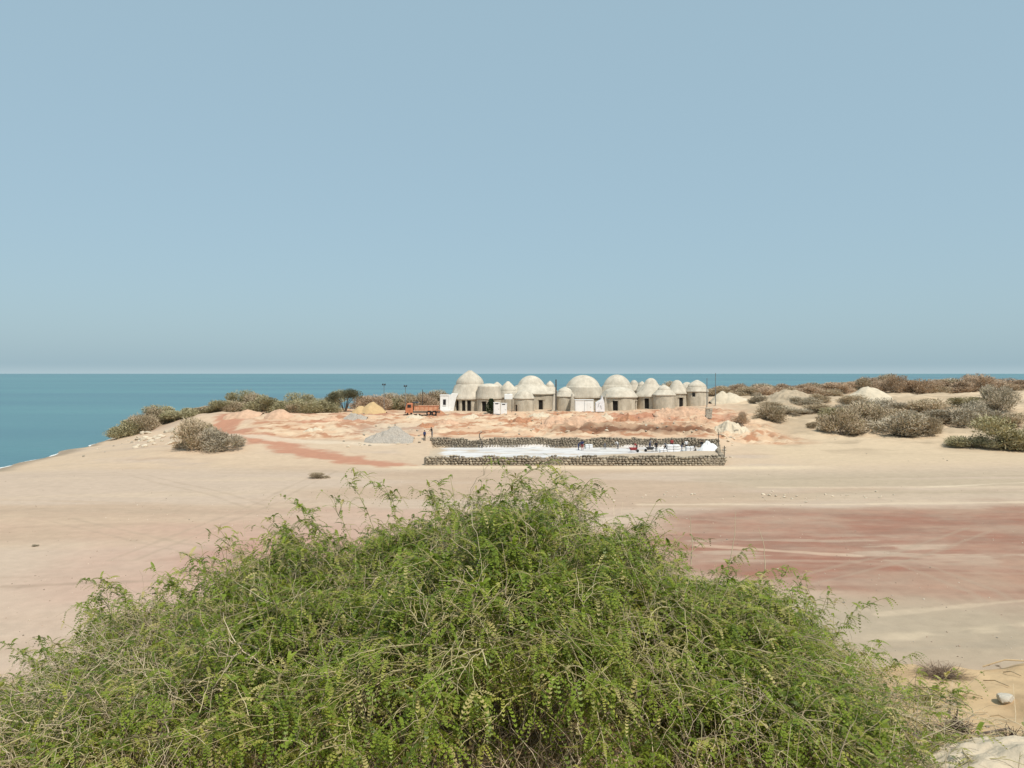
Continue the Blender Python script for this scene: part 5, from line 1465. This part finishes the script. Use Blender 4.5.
# ---------------------------------------------------------------- foreground corner
def build_corner():
    rg = np.random.default_rng(77)
    # bleached rock ledge, lower right
    x0, y0 = 2.74, 4.25
    n = 70; u = np.linspace(-1, 1, n); gx, gy = np.meshgrid(u, u, indexing='ij')
    X = gx * .64; Yv = gy * .36 + gx * .10
    G = height((x0 + X).ravel(), (y0 + Yv).ravel()).reshape(n, n)
    prof = np.clip(1 - (np.abs(gx) ** 3 + np.abs(gy) ** 2.4), 0, 1) ** .55
    zc = ground(x0, y0)
    Z = G - zc - .06 + .27 * prof * (.55 + .6 * fbm(gx * 1.6 + 3, gy * 2.2, 4, 7)) + .02 * (fbm(gx * 9, gy * 5, 3, 9) - .5)
    idx = np.arange(n * n).reshape(n, n)
    q = np.stack([idx[:-1, :-1], idx[1:, :-1], idx[1:, 1:], idx[:-1, 1:]], -1).reshape(-1, 4)
    o = link('rock_ledge', np_mesh('rock_ledge', np.stack([X.ravel(), Yv.ravel(), Z.ravel()], 1), q), M['rock_cream'], loc=(x0, y0, zc), smooth=True)
    tag(o, 'bleached cream rock ledge in the lower right corner', 'rock')
    # white stone on the slope
    x, y, z = hit(1008, 708)
    o = link('white_stone', rock_mesh('white_stone', 4, 3, .3, .75), M['rock_white'], loc=(x, y, z + .02), rz=.4); o.scale = (.155, .125, .11)
    tag(o, 'single white chalky stone lying on the sand at the right edge', 'rock')
    # dead dark seed tufts on the ledge
    def tuft(px, py, r, label, n=170, col=((.09, .06, .045), (.40, .32, .22)), flat=1.0):
        x, y, z = hit(px, py)
        t = empty('dead_tuft', (x, y, z)); tag(t, label, 'dead plant')
        ps, rs, cs = [], [], []
        for i in range(n):
            d = rg.normal(size=3); d[2] = abs(d[2]) * .8; d /= np.linalg.norm(d)
            a = rg.normal(size=3) * r * .15; a[2] = abs(a[2]); e = a + d * r * rg.uniform(.5, 1.1)
            ps.append(wiggle(bez(a, (a + e) / 2 + rg.normal(size=3) * r * .2, e, 6), r * .03, rg)); rs.append(np.linspace(.0035, .001, 6))
            c = np.array(col[0]) if rg.random() < .7 else np.array(col[1]); cs.append(c * rg.uniform(.7, 1.3))
        V, Q, C = tubes(ps, rs, cs, 3); me = np_mesh('stalks', V, Q); set_col(me, C); link('stalks', me, M['twig'], t); t.scale = (1, 1, flat)
    tuft(958, 742, .13, 'dark dead tuft tangled at the left end of the cream rock ledge')
    tuft(1018, 752, .12, 'dark dead tuft on top of the cream rock ledge at the right edge')
    tuft(1000, 668, .14, 'low dry tuft of sticks on the crest of the sand slope at the right edge', 90, ((.24, .17, .11), (.42, .33, .22)), .4)
    tuft(944, 679, .26, 'flat mat of dry brown brush beside the right end of the green bush', 420, ((.22, .15, .10), (.36, .27, .18)), .34)
    # fallen sticks
    def stick(name, pts, r, label, mat='stake'):
        t = MB()
        for a, b in zip(pts[:-1], pts[1:]): t.cyl(a, b, r, r * .9, 8)
        o = t.build(name, M[mat]); tag(o, label, 'stick'); return o
    a = hit(985, 672); b = hit(1030, 667)
    stick('dry_stick', [(a[0], a[1], a[2] + .03), ((a[0] + b[0]) / 2, (a[1] + b[1]) / 2, (a[2] + b[2]) / 2 + .07), (b[0], b[1], b[2] + .04)], .007, 'thin dry stick lying along the crest of the sand slope', 'stake')
    a = hit(975, 741); b = hit(1012, 738)
    stick('dry_stick', [(a[0], a[1], a[2] + .02), (b[0], b[1], b[2] + .03)], .008, 'dark short stick touching the top of the cream rock ledge', 'bark')
    for a, b in (((986, 684), (1012, 690)), ((992, 722), (1015, 729)), ((962, 700), (985, 704)), ((1006, 676), (1024, 682)), ((968, 727), (990, 719))):
        a = hit(*a); b = hit(*b); stick('dry_stick', [(a[0], a[1], a[2] + .012), ((a[0] + b[0]) / 2, (a[1] + b[1]) / 2 + .02, (a[2] + b[2]) / 2 + .03), (b[0], b[1], b[2] + .015)], .0045, 'short thin dry twig lying on the sand slope above the cream rock ledge', 'stake')['group'] = 'dry twigs on the near sand slope'
    # cut pale stake poking out of the bush at the bottom
    yy = 4.35
    tp = ((602 - 512) * yy / F_PX, yy, CAM_H - (744 - HOR) * yy / F_PX)
    stick('cut_stake', [(tp[0] + .16, yy + .12, tp[2] - .62), tp], .019, 'pale cut stake poking out of the bush at the bottom edge')
    for i in range(24):
        px = rg.uniform(905, 1024); py = rg.uniform(675, 760)
        x, y, z = hit(px, py); put_rock(x, y, rg.uniform(.018, .065), 'small pebble on the sand slope at the right edge', 'pebbles on the near sand slope', i % 2 == 0, 'pebble')

# ---------------------------------------------------------------- light, sky, camera
def build_light():
    SUN_EL, SUN_AZ = 56.0, 148.0      # azimuth clockwise from +Y (the view direction): to the right and slightly behind
    w = bpy.data.worlds.new('World'); SC.world = w; w.use_nodes = True
    nt = w.node_tree; bg = nt.nodes['Background']
    sky = nt.nodes.new('ShaderNodeTexSky'); sky.sky_type = 'NISHITA'; sky.sun_disc = False
    sky.sun_elevation = RAD(SUN_EL); sky.sun_rotation = RAD(SUN_AZ)
    sky.altitude = 0; sky.air_density = 1.0; sky.dust_density = 2.2; sky.ozone_density = 2.0
    # dusty Gulf air: the sky's own colours drawn towards one even blue-grey
    mix = nt.nodes.new('ShaderNodeMix'); mix.data_type = 'RGBA'; mix.inputs['Factor'].default_value = 0.72
    nt.links.new(sky.outputs[0], mix.inputs['A']); mix.inputs['B'].default_value = (3.75, 5.35, 6.15, 1)
    tc = nt.nodes.new('ShaderNodeTexCoord'); sp = nt.nodes.new('ShaderNodeSeparateXYZ'); nt.links.new(tc.outputs['Generated'], sp.inputs[0])
    mr = nt.nodes.new('ShaderNodeMapRange'); mr.inputs['From Min'].default_value = -.002; mr.inputs['From Max'].default_value = .012; mr.inputs['To Min'].default_value = .5; mr.inputs['To Max'].default_value = 0
    mr.interpolation_type = 'SMOOTHSTEP'; nt.links.new(sp.outputs['Z'], mr.inputs['Value'])
    hz = nt.nodes.new('ShaderNodeMix'); hz.data_type = 'RGBA'; nt.links.new(mr.outputs['Result'], hz.inputs['Factor'])
    nt.links.new(mix.outputs['Result'], hz.inputs['A']); hz.inputs['B'].default_value = (4.7, 5.75, 6.1, 1)
    nt.links.new(hz.outputs['Result'], bg.inputs['Color'])
    bg.inputs['Strength'].default_value = 0.112
    l = bpy.data.lights.new('sun', 'SUN'); l.energy = 3.8; l.angle = RAD(0.6); l.color = (1.0, 0.94, 0.85)
    o = bpy.data.objects.new('sun', l); COL.objects.link(o)
    el, az = RAD(SUN_EL), RAD(SUN_AZ)
    d = Vector((math.sin(az) * math.cos(el), math.cos(az) * math.cos(el), math.sin(el)))
    o.rotation_euler = d.to_track_quat('Z', 'Y').to_euler(); o.location = (30, -30, 60)

def build_camera():
    c = bpy.data.cameras.new('camera'); o = bpy.data.objects.new('camera', c); COL.objects.link(o)
    c.sensor_width = 36; c.lens = 36 * F_PX / 1024; c.clip_end = 60000; c.clip_start = .1
    o.location = (0, 0, CAM_H)
    o.rotation_euler = (RAD(90) - math.atan((384 - HOR) / F_PX), 0, 0)
    SC.camera = o

build_ground()
build_sea()
build_domes()
build_site()
build_scrub()
build_rocks()
build_pebbles()
build_people()
build_bush()
build_corner()
build_light()
build_camera()
SC.view_settings.view_transform = 'Standard'
SC.view_settings.look = 'None'
SC.view_settings.gamma = 1.0
SC.view_settings.exposure = 0.0
SC.view_settings.use_curve_mapping = False
SC.cycles.max_bounces = 6
SC.cycles.transparent_max_bounces = 4
